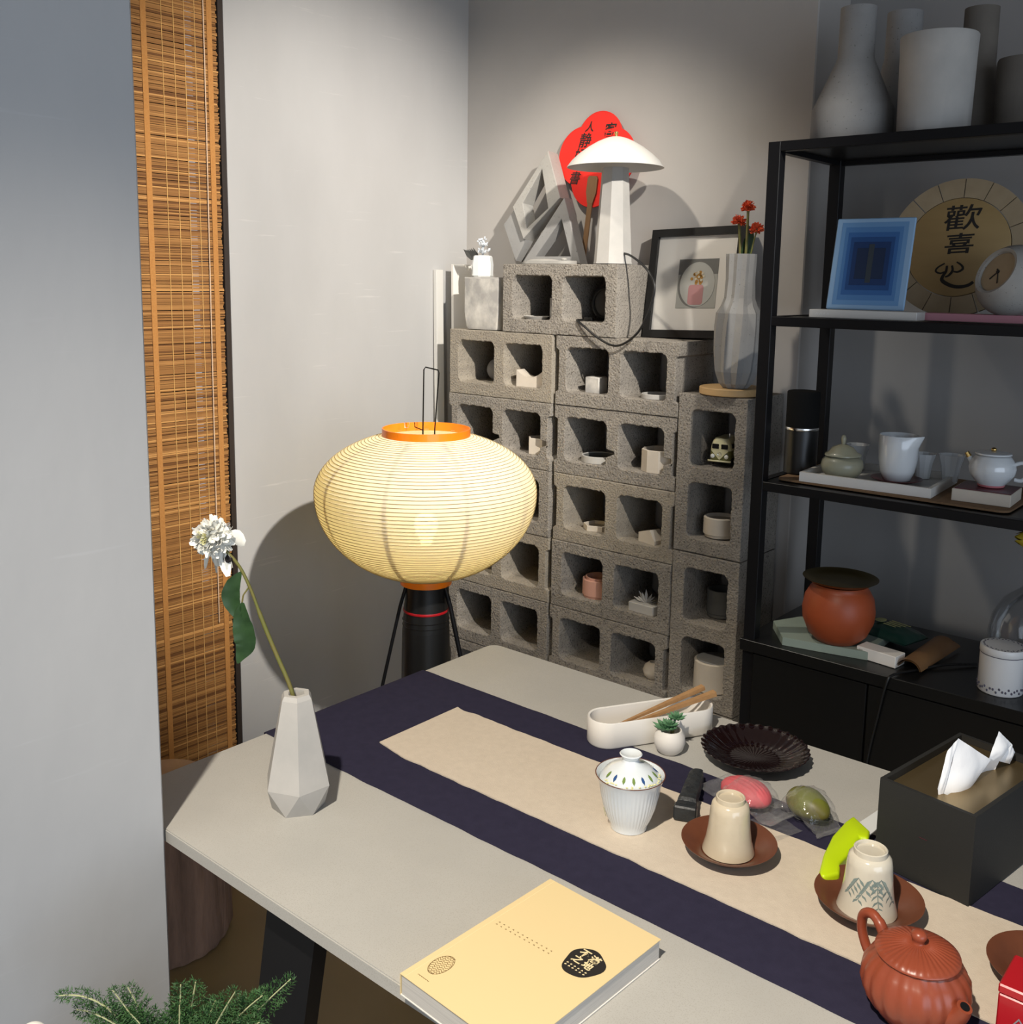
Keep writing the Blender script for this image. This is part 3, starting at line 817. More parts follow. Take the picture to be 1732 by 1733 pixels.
# ------------------------------------------------------------------ inverted cups on saucers
def saucer(name, label, x, y, z, r, tilt=0):
    t = thing(name, label, 'saucer', (x, y, z), (0, 0, 0), 'brown clay saucers on the beige mat')
    k = r/.062
    obj('dish', lathe([(0, .0015), (.026*k, .0015), (.028*k, 0), (.031*k, 0), (.040*k, .006), (.054*k, .0145), (.0615*k, .0205), (.062*k, .0213), (.0605*k, .0213), (.050*k, .0155), (.038*k, .0085), (.034*k, .0045), (0, .0045)], 64), 'brown_clay', t, 45)
    return t
def inv_cup(name, label, x, y, z, mt, s=1.):
    t = thing(name, label, 'cup', (x, y, z), (0, 0, 0), 'upturned tea cups')
    obj('body', lathe([(0, .060*s), (.020*s, .061*s), (.029*s, .001*s), (.0315*s, 0), (.0328*s, .0012*s), (.0318*s, .005*s), (.0285*s, .018*s), (.0262*s, .035*s), (.0245*s, .056*s), (.0230*s, .0640*s), (.0200*s, .0672*s), (.0185*s, .0680*s), (.0182*s, .0735*s), (.0170*s, .0742*s), (.0155*s, .0735*s), (.0150*s, .0705*s), (0, .0700*s)], 56), mt, t, 45)
    return t
saucer('clay_saucer', 'brown clay saucer under the plain cream cup', -.556, 1.095, RZ, .060)
inv_cup('tea_cup', 'plain cream glazed tea cup upturned on a brown saucer', -.557, 1.096, RZ+.0052, 'cream_glaze')
saucer('clay_saucer', 'brown clay saucer behind the red teapot, under the leaf-patterned cup', -.377, 1.098, RZ, .061)
c2 = inv_cup('tea_cup', 'cream tea cup with grey-green leaf painting upturned behind the red teapot', -.377, 1.094, RZ+.0052, 'cream_glaze_cool', 1.03)
def on_cup(t, z, off=.0004):
    prof = [(.0285, .018), (.0262, .035), (.0245, .056), (.0230, .064)]
    s = 1.03
    for (r0, z0), (r1, z1) in zip(prof, prof[1:]):
        if z0*s <= z <= z1*s: 
            f_ = (z-z0*s)/((z1-z0)*s); r_ = (r0+(r1-r0)*f_)*s+off
            return Vector((r_*math.cos(t), r_*math.sin(t), z))
    return Vector((.0285*s*math.cos(t), .0285*s*math.sin(t), z))
def spray(t0, z0, dt, dz, n=5):
    bm = NB()
    for k in range(n):
        f_ = k/(n-1)
        for sgn in (-1, 1):
            t = t0+dt*f_; z_ = z0+dz*f_
            p = on_cup(t, z_); tang = Vector((-math.sin(t), math.cos(t), 0)); upv = Vector((0, 0, 1))
            dd = (tang*sgn*.8+upv*(.9 if dz > 0 else -.9)).normalized()
            q = dd.cross(Vector((math.cos(t), math.sin(t), 0)))
            L_ = .0125*(1-.3*f_)
            v = [bm.verts.new(x_) for x_ in (p, p+dd*L_*.5+q*.0019, p+dd*L_, p+dd*L_*.5-q*.0019)]
            bm.faces.new(v)
    path = [on_cup(t0+dt*i/6, z0+dz*i/6, .0002) for i in range(7)]
    tube(path, .0005, 4, bm)
    return bm
for t0, z0, dt, dz in ((R(-62), .052, R(-30), -.026), (R(-50), .050, R(4), -.030), (R(-40), .052, R(34), -.028), (R(-95), .050, R(-24), -.020)):
    obj('painted_spray', spray(t0, z0, dt, dz), 'leaf_print', c2)
saucer('clay_saucer', 'brown clay saucer cut by the right edge behind the red box', -.189, 1.100, RZ, .058)
c3 = inv_cup('tea_cup', 'cream tea cup with red print upturned at the right edge behind the red box', -.170, 1.096, RZ+.0050, 'cream_glaze_cool', 1.0)
bm = NB()
for k in range(10):
    t = R(-150+rnd.uniform(0, 60)); z_ = rnd.uniform(.022, .040)
    p = on_cup(t, z_); ellipsoid(p, (.0012, .0012, .0018), bm, 6, 4)
obj('red_print', bm, 'fan_red', c3)

# ------------------------------------------------------------------ red teapot
tp_ = thing('clay_teapot', 'ribbed red clay teapot with a looped handle in the front right corner', 'teapot', (-.279, .964, RZ), (0, 0, R(-24)))
def lobes(r, z, t):
    f_ = max(0, 1-abs(z-.034)/.036)**.5
    return r*(1+.050*f_*(abs(math.cos(t*10+z*22))-.5))
obj('body', lathe([(0, .0012), (.028, .001), (.030, 0), (.033, 0), (.034, .003), (.041, .010), (.0485, .022), (.0515, .034), (.0500, .046), (.0445, .056), (.0385, .0615), (.0380, .0640), (.0360, .0645), (.034, .062), (0, .060)], 144, fn=lobes), 'red_clay', tp_, 50)
def lid_groove(r, z, t): return r
bm = lathe([(.0395, .0652), (.0405, .0665), (.0400, .0682), (.034, .0712), (.024, .0745), (.012, .0768), (.006, .0775), (0, .0775)], 144)
for v in bm.verts:
    r_ = math.hypot(v.co.x, v.co.y); t = math.atan2(v.co.y, v.co.x)
    if .008 < r_ < .036: v.co.z += .0005*math.cos(t*36)
lid = obj('lid', bm, 'red_clay', tp_, 50)
obj('knob', lathe([(.0065, .0768), (.0052, .0785), (.0062, .0810), (.0078, .0840), (.0072, .0875), (.0040, .0900), (0, .0905)], 28), 'red_clay', lid, 60)
obj('handle', tube(spline([(-.040, 0, .054), (-.049, 0, .066), (-.061, 0, .071), (-.072, 0, .063), (-.073, 0, .047), (-.066, 0, .032), (-.057, 0, .024), (-.049, 0, .021)], 6), [.0060]*8+[.0052]*27+[.0048]*8, 14), 'red_clay', tp_, 60)
sp_ = obj('spout', tube(spline([(.040, 0, .028), (.049, 0, .034), (.055, 0, .041), (.058, 0, .048)], 5), [.0150, .0145, .0140, .0133, .0126, .0118, .0110, .0102, .0096, .0090, .0086, .0082, .0078, .0075, .0073, .0072], 20), 'red_clay', tp_, 60)
obj('spout_shade_disc', lathe([(0, 0), (.0045, 0), (.0045, .0006), (0, .0006)], 16, M=frame_M(Vector((.0582, 0, .0483)), (0, 1, 0), (-.9, 0, .4))), 'window_black', sp_)  # solid black disc paints the shade inside the spout mouth

# ------------------------------------------------------------------ red box in the corner
rb = thing('red_gift_box', 'glossy red box with grey script cut off by the lower right corner', 'box', (-.157, 1.008, RZ), (0, 0, R(0)))
obj('body', mbox((-.05, -.0285, 0), (.05, .0285, .050), .0015), 'red_box', rb)
obj('lid', mbox((-.0505, -.0290, .0505), (.0505, .0290, .0600), .0015), 'red_box', rb)
bm = NB()
ribbon([(-.030, .010), (-.024, .020), (-.018, .012), (-.022, .004), (-.012, .010), (-.004, .020), (.004, .012), (.0, .006), (.012, .014), (.022, .010)], [.001, .002, .0025, .002, .0015, .002, .0025, .002, .0015, .001], 0, .0003, bm)
o = obj('script_mark', bm, 'grey_ink', rb); place(o, frame_M(Vector((-.006, -.0288, .012)), (1, 0, 0), (0, 0, 1)))

# ------------------------------------------------------------------ pastries in clear wrappers
def wrapper(bm, L_, w_, h_, tail, seed):
    """pillow bag along x with flat crimped tails"""
    n, k_ = 30, 20; rows = []
    for i in range(n+1):
        x = -L_/2-tail+(L_+2*tail)*i/n
        f_ = abs(x)/(L_/2)
        if f_ < 1: ww = w_/2*(1-.25*f_**3); hh = h_*(1-f_**2.5)*.92+.0016
        else: ww = w_/2*(.75+.25*min(1, (abs(x)-L_/2)/tail)); hh = .0014
        row = []
        for k in range(k_):
            t = 2*PI*k/k_
            j = .0032*noise.noise(Vector((x*150, math.cos(t)*2+seed, math.sin(t)*2)))
            lift = .006*max(0, f_-1) if seed % 2 else .016*max(0, f_-1)
            row.append(bm.verts.new((x, (ww+j)*math.cos(t), max(.0003, hh/2+(hh/2+j*1.5)*math.sin(t)+lift))))
        rows.append(row)
    for A_, B_ in zip(rows, rows[1:]):
        for k in range(k_): bm.faces.new((A_[k], A_[(k+1) % k_], B_[(k+1) % k_], B_[k]))
    bm.faces.new(rows[0][::-1]); bm.faces.new(rows[-1])
    return bm
pk = thing('wrapped_pastry', 'pink shell-ridged pastry in clear film in front of the black plate', 'pastry', (-.596, 1.228, NZ+.0004), (0, 0, R(-14)))
def shell(p):
    q = p.copy()
    s = 1+.05*math.cos(q.y*26+q.x*4)
    return Vector((q.x*(1-.15*q.x), q.y*(1-.18*q.x)*s, (q.z if q.z > 0 else q.z*.7)*s))
obj('filling', ellipsoid((0, 0, .0165), (.040, .027, .0185), None, 56, 30, shell), 'pink_pastry', pk, 60)
obj('film', wrapper(NB(), .084, .066, .040, .024, 2), 'clear_film', pk, 60)
gp = thing('wrapped_pastry', 'olive green pear-shaped pastry in clear film right of the pink one', 'pastry', (-.519, 1.250, NZ+.0004), (0, 0, R(-22)))
def pear(p):
    k = 1-.22*max(0, p.x)
    return Vector((p.x, p.y*k, (p.z if p.z > 0 else p.z*.75)*k))*(1+.03*noise.noise(p*2))
obj('filling', ellipsoid((0, 0, .019), (.035, .025, .023), None, 40, 24, pear), 'green_pastry', gp, 60)
bm = wrapper(NB(), .074, .058, .046, .010, 5)
obj('film', bm, 'clear_film', gp, 60)
bm = NB()
Mx = frame_M(Vector((-.012, -.034, .001)), (1, .15, 0), (-.1, -1, .06))
vs = []
for i in range(9):
    for j in range(6):
        vs.append(bm.verts.new(Mx @ Vector((-.026+.060*i/8, .066*j/5, .0015*math.sin(i*1.1+j*.7)+.004*(j/5)))))
for i in range(8):
    for j in range(5): bm.faces.new((vs[i*6+j], vs[(i+1)*6+j], vs[(i+1)*6+j+1], vs[i*6+j+1]))
obj('film_tail', bm, 'clear_film', gp, 60)

# ------------------------------------------------------------------ ceramic knife
kn = thing('ceramic_knife', 'knife with lime green curved handle and white blade against the tissue box', 'knife', (-.446, 1.178, RZ))
k0 = Vector((-.446, 1.178, RZ))
kp = [(-.4386, 1.0984), (-.4496, 1.1443), (-.4568, 1.1919), (-.4579, 1.2366), (-.4562, 1.2580), (-.4300, 1.2347), (-.4255, 1.2140), (-.4345, 1.2120), (-.4312, 1.1945), (-.4302, 1.1625), (-.4300, 1.1386), (-.4230, 1.1165), (-.4324, 1.0959)]
bm = prism([((x+.440)*1.22-.440-k0.x, y-k0.y) for x, y in kp], .0012, .0225)
bmesh.ops.recalc_face_normals(bm, faces=bm.faces[:])
bmesh.ops.bevel(bm, geom=bm.edges[:], offset=.0042, segments=3, affect='EDGES', profile=.5, clamp_overlap=True)
obj('handle', bm, 'lime_plastic', kn, 60)
obj('blade', prism([(x-k0.x, y-k0.y) for x, y in ((-.4535, 1.2585), (-.4310, 1.2365), (-.4275, 1.2900), (-.4440, 1.3280))], .0105, .0122), 'white_glaze', kn)

# ------------------------------------------------------------------ tissue box
tx = thing('tissue_box', 'black open-topped tissue box with recessed bronze lid at the right', 'tissue box', (-.334, 1.298, TZ+.0024), (0, 0, R(-9.5)))
hx, hy, hh = .0605, .103, .114
bm = NB()
wl = .0055
for lo, hi in (((-hx, -hy, 0), (hx, -hy+wl, hh)), ((-hx, hy-wl, 0), (hx, hy, hh)), ((-hx, -hy+wl, 0), (-hx+wl, hy-wl, hh)), ((hx-wl, -hy+wl, 0), (hx, hy-wl, hh)), ((-hx+wl, -hy+wl, 0), (hx-wl, hy-wl, .004))):
    box(bm, lo, hi)
obj('body', bm, 'charcoal_paint', tx)
slot = [(-.006, -.062), (.006, -.062), (.006, .062), (-.006, .062)]
me = extrude_holes([(-hx+wl+.0003, -hy+wl+.0003), (hx-wl-.0003, -hy+wl+.0003), (hx-wl-.0003, hy-wl-.0003), (-hx+wl+.0003, hy-wl-.0003)], [slot], .003)
mobj('lid', me, 'brass_plate', tx, None, (0, 0, hh-.012))
o = mobj('brand_mark', text_mesh('—', .010, .0001), 'maroon', tx); place(o, frame_M(Vector((.0, -hy-.0002, .060)), (1, 0, 0), (0, 0, 1)))
def sheet(fn, nu, nv, bm=None, th=0):
    bm = bm or NB()
    vs = [[bm.verts.new(fn(i/nu, j/nv)) for j in range(nv+1)] for i in range(nu+1)]
    for i in range(nu):
        for j in range(nv): bm.faces.new((vs[i][j], vs[i+1][j], vs[i+1][j+1], vs[i][j+1]))
    return bm
ts = thing('tissue', 'white paper tissue pulled up out of the black box', 'tissue', (-.3463, 1.2311, TZ+.103))
tu, tn = Vector((.2696, .963, 0)), Vector((.963, -.2696, 0))
def TP(u, z, n=0): return tu*u+tn*n+Vector((0, 0, z))
def facet(quad, nu=10, nv=10, bulge=.003, seed=0):
    A_, B_, C_, D_ = quad
    def f_(u, v):
        p = (A_*(1-u)+B_*u)*(1-v)+(D_*(1-u)+C_*u)*v
        return p+tn*(bulge*math.sin(PI*u)*math.sin(PI*v)+.0012*noise.noise(Vector((u*4, v*4, seed))))
    return sheet(f_, nu, nv)
obj('front_fold', facet((TP(.000, -.012, .002), TP(.030, -.012, .010), TP(.098, .026, .006), TP(.034, .068, -.002)), 14, 14, .007, 1), 'tissue', ts, 50)
obj('front_fold', facet((TP(.000, -.012, .002), TP(.034, .068, -.002), TP(.016, .055, -.004), TP(-.003, .012, -.001)), 10, 10, .002, 2), 'tissue', ts, 50)
obj('side_fold', facet((TP(.028, -.012, .011), TP(.116, -.012, -.002), TP(.124, .018, .003), TP(.097, .027, .006)), 12, 10, -.008, 3), 'tissue', ts, 50)
obj('corner_flap', facet((TP(.096, .026, .004), TP(.124, .016, .004), TP(.148, .034, .004), TP(.118, .058, .002)), 12, 12, .006, 4), 'tissue', ts, 50)
obj('corner_flap', facet((TP(.124, .016, .004), TP(.148, .006, .004), TP(.160, .018, .003), TP(.148, .034, .004)), 10, 10, .003, 5), 'tissue', ts, 50)
#@@PART2
# ================================================================== CINDER BLOCK STACK
BD, BWd, BHt, FY = .187, .388, .1885, 2.18
def jag(poly, amp, seed, step=.006, only_top=None):
    out = []; n = len(poly)
    for i in range(n):
        a_ = Vector((*poly[i], 0)); b_ = Vector((*poly[(i+1) % n], 0)); L_ = (b_-a_).length
        k = max(1, int(L_/step))
        for j in range(k):
            p = a_+(b_-a_)*j/k
            am = amp*(1.8 if only_top is not None and p.y > only_top else 1)
            out.append((p.x+am*noise.noise(Vector((p.x*150, p.y*150, seed)))*1.3, p.y+am*noise.noise(Vector((p.x*150, p.y*150, seed+50)))*1.3))
    return out
def block_mesh(seed, ends, notch=False):
    w, h = BWd, BHt
    def side(sgn):
        if not ends: return [(sgn*w/2, -h/2), (sgn*w/2, h/2)]
        d = .010
        q = [(sgn*w/2, -h/2), (sgn*w/2, -h/2+.034), (sgn*(w/2-d), -h/2+.040), (sgn*(w/2-d), h/2-.040), (sgn*w/2, h/2-.034), (sgn*w/2, h/2)]
        return q
    outer = side(1)+side(-1)[::-1]
    outer = jag(outer, .0010, seed, .02)
    holes = [jag(rrect(.138, .121, .016, 4, cx, .003)+([(cx+.069, -.032), (cx+.084, -.026), (cx+.095, -.022), (cx+.093, -.013), (cx+.080, -.012), (cx+.069, -.010)] if notch else []), .0013, seed+3+cx*9, .0055, .05) for cx in (-.0885, .0885)]
    me = extrude_holes(outer, holes, BD, .0025)
    me.transform(Matrix.Rotation(R(90), 4, 'X'))          # local: x along wall, z up, y depth (0..-BD)
    me.transform(Matrix.Translation((0, BD, 0)))
    return me
BM = [block_mesh(1, False), block_mesh(2, True), block_mesh(3, False), block_mesh(4, True), block_mesh(5, True, True)]
lev = ['at the floor', 'second from the floor', 'third from the floor', 'fourth from the floor', 'fifth from the floor', 'sixth from the floor', 'topmost']
def block(x, z, k, mt, label, tall=False, dy=0., rz=0.):
    me = BM[k].copy()
    o = mobj('cinder_block', me, mt, None, 40, (x, FY+dy, z), (0, R(90) if tall else 0, R(rz)))
    tag(o, label, 'cinder block', 'stacked cinder blocks'); return o
XA, XB, XT, XCk = -2.094+.195, -1.6945+.195, -1.886+.195, -1.208
for i in range(7):
    za = i*.1896+.0955
    block(XA+rnd.uniform(-.002, .002), za, (i*3) % 4 if i != 5 else 4, ['block_concrete', 'block_concrete_tan'][i % 3 == 0], 'grey cinder block lying in the left column of the stack, '+lev[i].replace(',', ''), False, rnd.uniform(-.003, .003))
    block(XB+rnd.uniform(-.003, .003), za, {6: 1, 5: 4}.get(i, (i*3+1) % 4), ['block_concrete', 'block_concrete_tan'][i in (4,)], 'grey cinder block lying in the middle column of the stack, '+lev[i].replace(',', ''), False, rnd.uniform(-.004, .004))
block(XT, 7*.1896+.0955, 2, 'block_concrete', 'single cinder block laid on top of the stack, carrying the mushroom lamp', False, -.002)
for i, lb in enumerate(('upright cinder block at the floor beside the black shelf', 'upright cinder block in the middle of the right column beside the shelf', 'topmost upright cinder block of the right column, under the grey pleated vase')):
    o = block(XCk, i*.401+.2005, 0, 'block_concrete', lb, True, .0)
    o.scale = (1.026, 1, 1)
def HZ(level): return level*.1896+.0355+.0012     # floor of a hole in course `level` (0 = bottom)
L7, L6, L5, L4, L3, L2, L1_ = 7, 6, 5, 4, 3, 2, 1

# ------------------------------------------------------------------ small things inside the holes
def simple(name, label, cat, bm, mt, loc, rz=0, smooth=40, part='body', group=None):
    t = thing(name, label, cat, loc, (0, 0, R(rz)), group)
    obj(part, bm, mt, t, smooth); return t
def dish_prof(r, h, th=.004): return [(0, 0), (r*.92, 0), (r, .002), (r, h-.001), (r-.001, h), (r-th, h), (r-th-.001, h*.45), (0, h*.4)]
def pot_prof(r, h, th=.006, foot=0.): return [(0, 0), (r*.94, 0), (r*.94, foot), (r, foot+.002), (r, h-.001), (r-.001, h), (r-th, h), (r-th, h*.3), (0, h*.3)]
t = simple('white_dish', 'small shallow white dish in the left hole of the top block', 'dish', lathe([(0, .004), (.024, .004), (.026, .001), (.028, .001), (.036, .009), (.037, .010), (.0355, .0105), (.026, .006), (0, .006)], 40), 'cast_concrete_pale', (-1.800, 2.222, HZ(L7)))
t = simple('tumbler', 'small grey tumbler behind the white dish in the top block', 'cup', lathe(pot_prof(.020, .062, .003), 32), 'cast_concrete', (-1.745, 2.246, HZ(L7)))
sk = thing('round_speaker', 'round black speaker in the right hole of the top block', 'speaker', (-1.595, 2.282, HZ(L7)+.0005))
obj('housing', lathe([(0, -.03), (.030, -.03), (.046, -.014), (.050, .0), (.048, .014), (.040, .018), (0, .012)], 40, M=Matrix.Translation((0, 0, .0505)) @ Matrix.Rotation(R(90), 4, 'X')), 'black_satin', sk, 40)
obj('grille_ring', lathe([(.036, .0185), (.039, .021), (.042, .0185)], 40, M=Matrix.Translation((0, 0, .0505)) @ Matrix.Rotation(R(90), 4, 'X')), 'charcoal_paint', sk, 40)
obj('status_light', mbox((-.033, -.040, .004), (-.024, -.037, .008)), 'white_paper', sk)
simple('concrete_ball', 'grey concrete ball in the left hole of the left column top block', 'ornament', ellipsoid((0, 0, .034), (.034, .034, .034)), 'cast_concrete_grey', (-1.985, 2.275, HZ(L6)))
bm = NB(); n = 12; rows = []
for i in range(n+1):
    x = -.044+.088*i/n; zt = .029+.019*(abs(x)/.044)**2
    rows.append([bm.verts.new((x, -.020, 0)), bm.verts.new((x, -.020, zt)), bm.verts.new((x, .020, zt)), bm.verts.new((x, .020, 0))])
for A_, B_ in zip(rows, rows[1:]):
    for k in range(4): bm.faces.new((A_[k], A_[(k+1) % 4], B_[(k+1) % 4], B_[k]))
bm.faces.new(rows[0]); bm.faces.new(rows[-1][::-1])
simple('curved_stand', 'cream block stand with scooped top in the left column top block', 'stand', bm, 'cast_concrete_cream', (-1.800, 2.214, HZ(L6)), 6, 30)
bm = mbox((-.022, -.022, 0), (.022, .022, .044), .002); simple('marbled_cube', 'small marbled cube with a crack in the middle column top block', 'ornament', bm, 'marble', (-1.590, 2.226, HZ(L6)), 4)
simple('white_dish', 'thin white round dish in the right hole of the middle column top block', 'dish', lathe(dish_prof(.043, .014), 40), 'cast_concrete_pale', (-1.400, 2.236, HZ(L6)))
simple('hexagonal_pot', 'cream hexagonal pot in the left column second block from the top', 'pot', lathe(pot_prof(.042, .047), 6), 'cast_concrete_cream', (-1.778, 2.230, HZ(L5)), 10, 20)
t = simple('round_dish', 'shallow pale dish with dark inside in the middle column', 'dish', lathe(dish_prof(.050, .020), 44), 'cast_concrete_pale', (-1.580, 2.238, HZ(L5)))
obj('liner', lathe([(0, .0085), (.0450, .0085), (.0450, .0175), (.0440, .0175), (.0435, .0095), (0, .0095)], 40), 'cast_concrete_dark', t, 40)
t = simple('octagonal_pot', 'large cream faceted pot under the cube, right hole of the middle column', 'pot', lathe(pot_prof(.052, .060), 10), 'cast_concrete_cream', (-1.384, 2.238, HZ(L5)), 5, 20)
simple('hexagonal_dish', 'flat hexagonal cream dish in the middle column fifth block', 'dish', lathe(dish_prof(.042, .017), 6), 'cast_concrete_cream', (-1.578, 2.236, HZ(L4)), 20, 20)
bm = NB()
prism([(-.030, 0), (.030, 0), (.030, .012), (.012, .038), (-.030, .026)], -.018, .018, bm, 0, Matrix.Rotation(R(90), 4, 'X'))
simple('wedge_stand', 'tilted cream wedge in the right hole of the middle column', 'stand', bm, 'cast_concrete_cream', (-1.392, 2.216, HZ(L4)), -14, 20)
simple('card_holder', 'small grey panel standing at the back behind the cream wedge', 'ornament', mbox((-.014, -.006, 0), (.014, .006, .092), .002), 'cast_concrete_grey', (-1.352, 2.315, HZ(L4)), 15)
t = simple('pink_pot', 'pink terracotta pot with a lid ring in the middle column', 'pot', lathe(pot_prof(.044, .052, .006, .006), 16), 'cast_concrete_pink', (-1.573, 2.238, HZ(L3)), 0, 25)
obj('inner_ring', lathe([(.036, .046), (.036, .058), (.032, .058), (.032, .046)], 40), 'cast_concrete_pink', t, 40)
t = thing('plant_block', 'pale block with an air plant spreading from it in the middle column', 'ornament', (-1.400, 2.205, HZ(L3)), (0, 0, R(-2)))
obj('block', mbox((-.040, -.016, 0), (.040, .016, .026), .002), 'cast_concrete_pale', t)
for k in range(11):
    bm = NB(); a_ = PI*k/10
    p0 = Vector((.006, .002, .026)); d_ = Vector((math.cos(a_), .1*math.sin(k*2), math.sin(a_)*.55+.1)).normalized()
    L_ = .036+.006*math.sin(k*3)
    s_ = Vector((0, 1, 0)); u_ = d_.cross(s_)
    v = [bm.verts.new(q) for q in (p0-u_*.002, p0+u_*.002, p0+d_*L_*.6+u_*.0016-Vector((0, .004, 0)), p0+d_*L_, p0+d_*L_*.6-u_*.0016+Vector((0, .004, 0)))]
    bm.faces.new((v[0], v[1], v[2], v[3], v[4])); obj('frond', bm, 'cast_concrete_pale', t)
simple('cream_ball', 'small cream round vase low in the middle column above the table edge', 'vase', lathe([(0, 0), (.014, 0), (.024, .010), (.028, .024), (.023, .038), (.012, .046), (.009, .046), (.018, .034), (.02, .02), (0, .01)], 36), 'cast_concrete_cream', (-1.385, 2.238, HZ(L2)))
CZ = lambda lvl, upper: lvl*.401+.2005+(.0908+.002 if upper else -.0908+.002)-.0708+.0012
t = simple('round_pot', 'cream lidded round tin in the upright block just below the toy van', 'pot', lathe([(0, 0), (.038, 0), (.038, .006), (.042, .008), (.042, .049), (.040, .051), (.036, .051), (.035, .042), (0, .042)], 44), 'cast_concrete_cream', (-1.203, 2.236, CZ(2, False)))
simple('dark_jar', 'dark grey concrete jar in the middle upright block', 'jar', lathe(pot_prof(.036, .070, .005, .008), 40), 'cast_concrete_dark', (-1.212, 2.275, CZ(1, True)))
t = simple('lidded_tin', 'wide pale tin with mottled top low in the upright blocks behind the tray', 'pot', lathe([(0, 0), (.050, 0), (.050, .074), (.046, .076), (0, .074)], 40), 'cast_concrete_cream', (-1.203, 2.236, CZ(1, False)))
obj('top_disc', lathe([(0, .0745), (.044, .0765), (.044, .078), (0, .078)], 40), 'cast_concrete_grey', t, 40)

# toy van
vn = thing('toy_van', 'small cream and olive toy camper van parked in the upright block', 'toy van', (-1.208, 2.255, CZ(2, True)+.0006), (0, 0, R(10)))
def vanbody(z0, z1, w0, w1, L_, top=False):
    bm = NB(); rows = []
    for z_, w_, l_ in ((z0, w0, L_), ((z0+z1)/2, (w0+w1)/2+.001, L_+.0015), (z1, w1, L_-.002)):
        rows.append([bm.verts.new((x, y, z_)) for x, y in rrect(w_, l_, .012, 4)])
    nn = len(rows[0])
    for A_, B_ in zip(rows, rows[1:]):
        for k in range(nn): bm.faces.new((A_[k], A_[(k+1) % nn], B_[(k+1) % nn], B_[k]))
    bm.faces.new(rows[0][::-1]); bm.faces.new(rows[-1]); return bm
obj('lower_body', vanbody(.010, .038, .052, .054, .090), 'van_olive', vn, 40)
cb_ = obj('cabin', vanbody(.038, .058, .0535, .046, .088), 'van_cream', vn, 40)
obj('roof', vanbody(.058, .068, .048, .034, .084), 'van_cream', vn, 40)
fy = -.0462
obj('front_panel', prism([(-.022, 0), (.022, 0), (.001, -.022), (-.001, -.022)], 0, .0012, None, 0, frame_M(Vector((0, fy, .0385)), (1, 0, 0), (0, 0, 1))), 'van_cream', vn)
for s in (-1, 1):
    obj('windscreen', mbox((s*.0115-.0085, -.0452, .0425), (s*.0115+.0085, -.0440, .0545), .001), 'window_black', cb_)
    hl = obj('headlight', lathe([(0, 0), (.0052, 0), (.0052, .002), (.004, .003), (0, .0034)], 20, M=frame_M(Vector((s*.0175, fy+.0008, .024)), (1, 0, 0), (0, 0, 1))), 'white_glaze', vn, 40)
    for y in (-.028, .028):
        obj('wheel', lathe([(0, -.004), (.0098, -.004), (.0105, 0), (.0098, .004), (0, .004)], 24, M=Matrix.Translation((s*.0235, y, .0105)) @ Matrix.Rotation(R(90), 4, 'Y')), 'rubber_cord', vn, 40)
    for y in (-.020, .006, .030):
        obj('side_window', mbox((s*.0252-.0012, y-.010, .0435), (s*.0252+.0008, y+.010, .0545)), 'window_black', cb_)
obj('emblem', lathe([(.0035, 0), (.0045, .0006), (.0050, 0)], 20, M=frame_M(Vector((0, fy-.0014, .030)), (1, 0, 0), (0, 0, 1))), 'steel', vn)
obj('bumper', tube([(-.028, -.046, .0125), (-.027, -.0495, .0125), (.027, -.0495, .0125), (.028, -.046, .0125)], .0022, 8), 'van_cream', vn, 60)
obj('roof_rack', tube([(.012, -.010, .068), (.012, -.010, .077), (.012, .03, .077), (.012, .03, .068)], .0008, 6), 'steel', vn)

# ------------------------------------------------------------------ left end: boards, marble pot, crystal pot
BT7 = 7*.1896+.0955-BHt/2+.0012        # top of course 7
o = obj('white_board', mbox((-.007, -.015, 0), (.007, .015, 1.50), .001), 'white_paint', None, None, (-2.180, 2.243, .0005), (R(0), R(-1.0), 0)); tag(o, 'narrow white board leaning in the corner nearest the left wall', 'board')
o = obj('white_board', mbox((-.006, -.055, 0), (.006, .055, 1.517), .001), 'white_matte', None, None, (-2.135, 2.312, .0005), (R(0), R(-.8), R(-8))); tag(o, 'wider pinkish white board standing beside the cinder block column', 'board')
mp_ = thing('marble_pot', 'square grey-veined marble pot on the left end of the stack', 'pot', (-1.982, 2.252, BT7), (0, 0, R(3)))
bm = NB(); hw = .0640; hb = .0600; hgt = .146
rows = [[bm.verts.new((x, y, z_)) for x, y in rrect(2*w_, 2*w_, r_, 3)] for w_, r_, z_ in ((hb, .012, 0), (hb+.002, .010, .006), (hw, .004, .05), (hw, .004, hgt), (hw-.006, .004, hgt), (hw-.006, .004, .10))]
nn = len(rows[0])
for A_, B_ in zip(rows, rows[1:]):
    for k in range(nn): bm.faces.new((A_[k], A_[(k+1) % nn], B_[(k+1) % nn], B_[k]))
bm.faces.new(rows[0][::-1]); bm.faces.new(rows[-1])
obj('body', bm, 'marble', mp_, 30)
obj('cover_board', mbox((-hw+.001, -hw+.001, hgt+.0003), (hw-.001, hw-.001, hgt+.004)), 'cast_concrete_pale', mp_)
cp = thing('crystal_planter', 'small pearly pot with crystal cluster and dark succulent on the marble pot', 'planter', (-2.030, 2.250, BT7+.1508))
obj('pot', lathe([(0, 0), (.028, 0), (.0315, .004), (.0325, .035), (.029, .058), (.026, .062), (.022, .062), (.022, .045), (0, .045)], 10), 'white_glaze', cp, 25)
bm = NB()
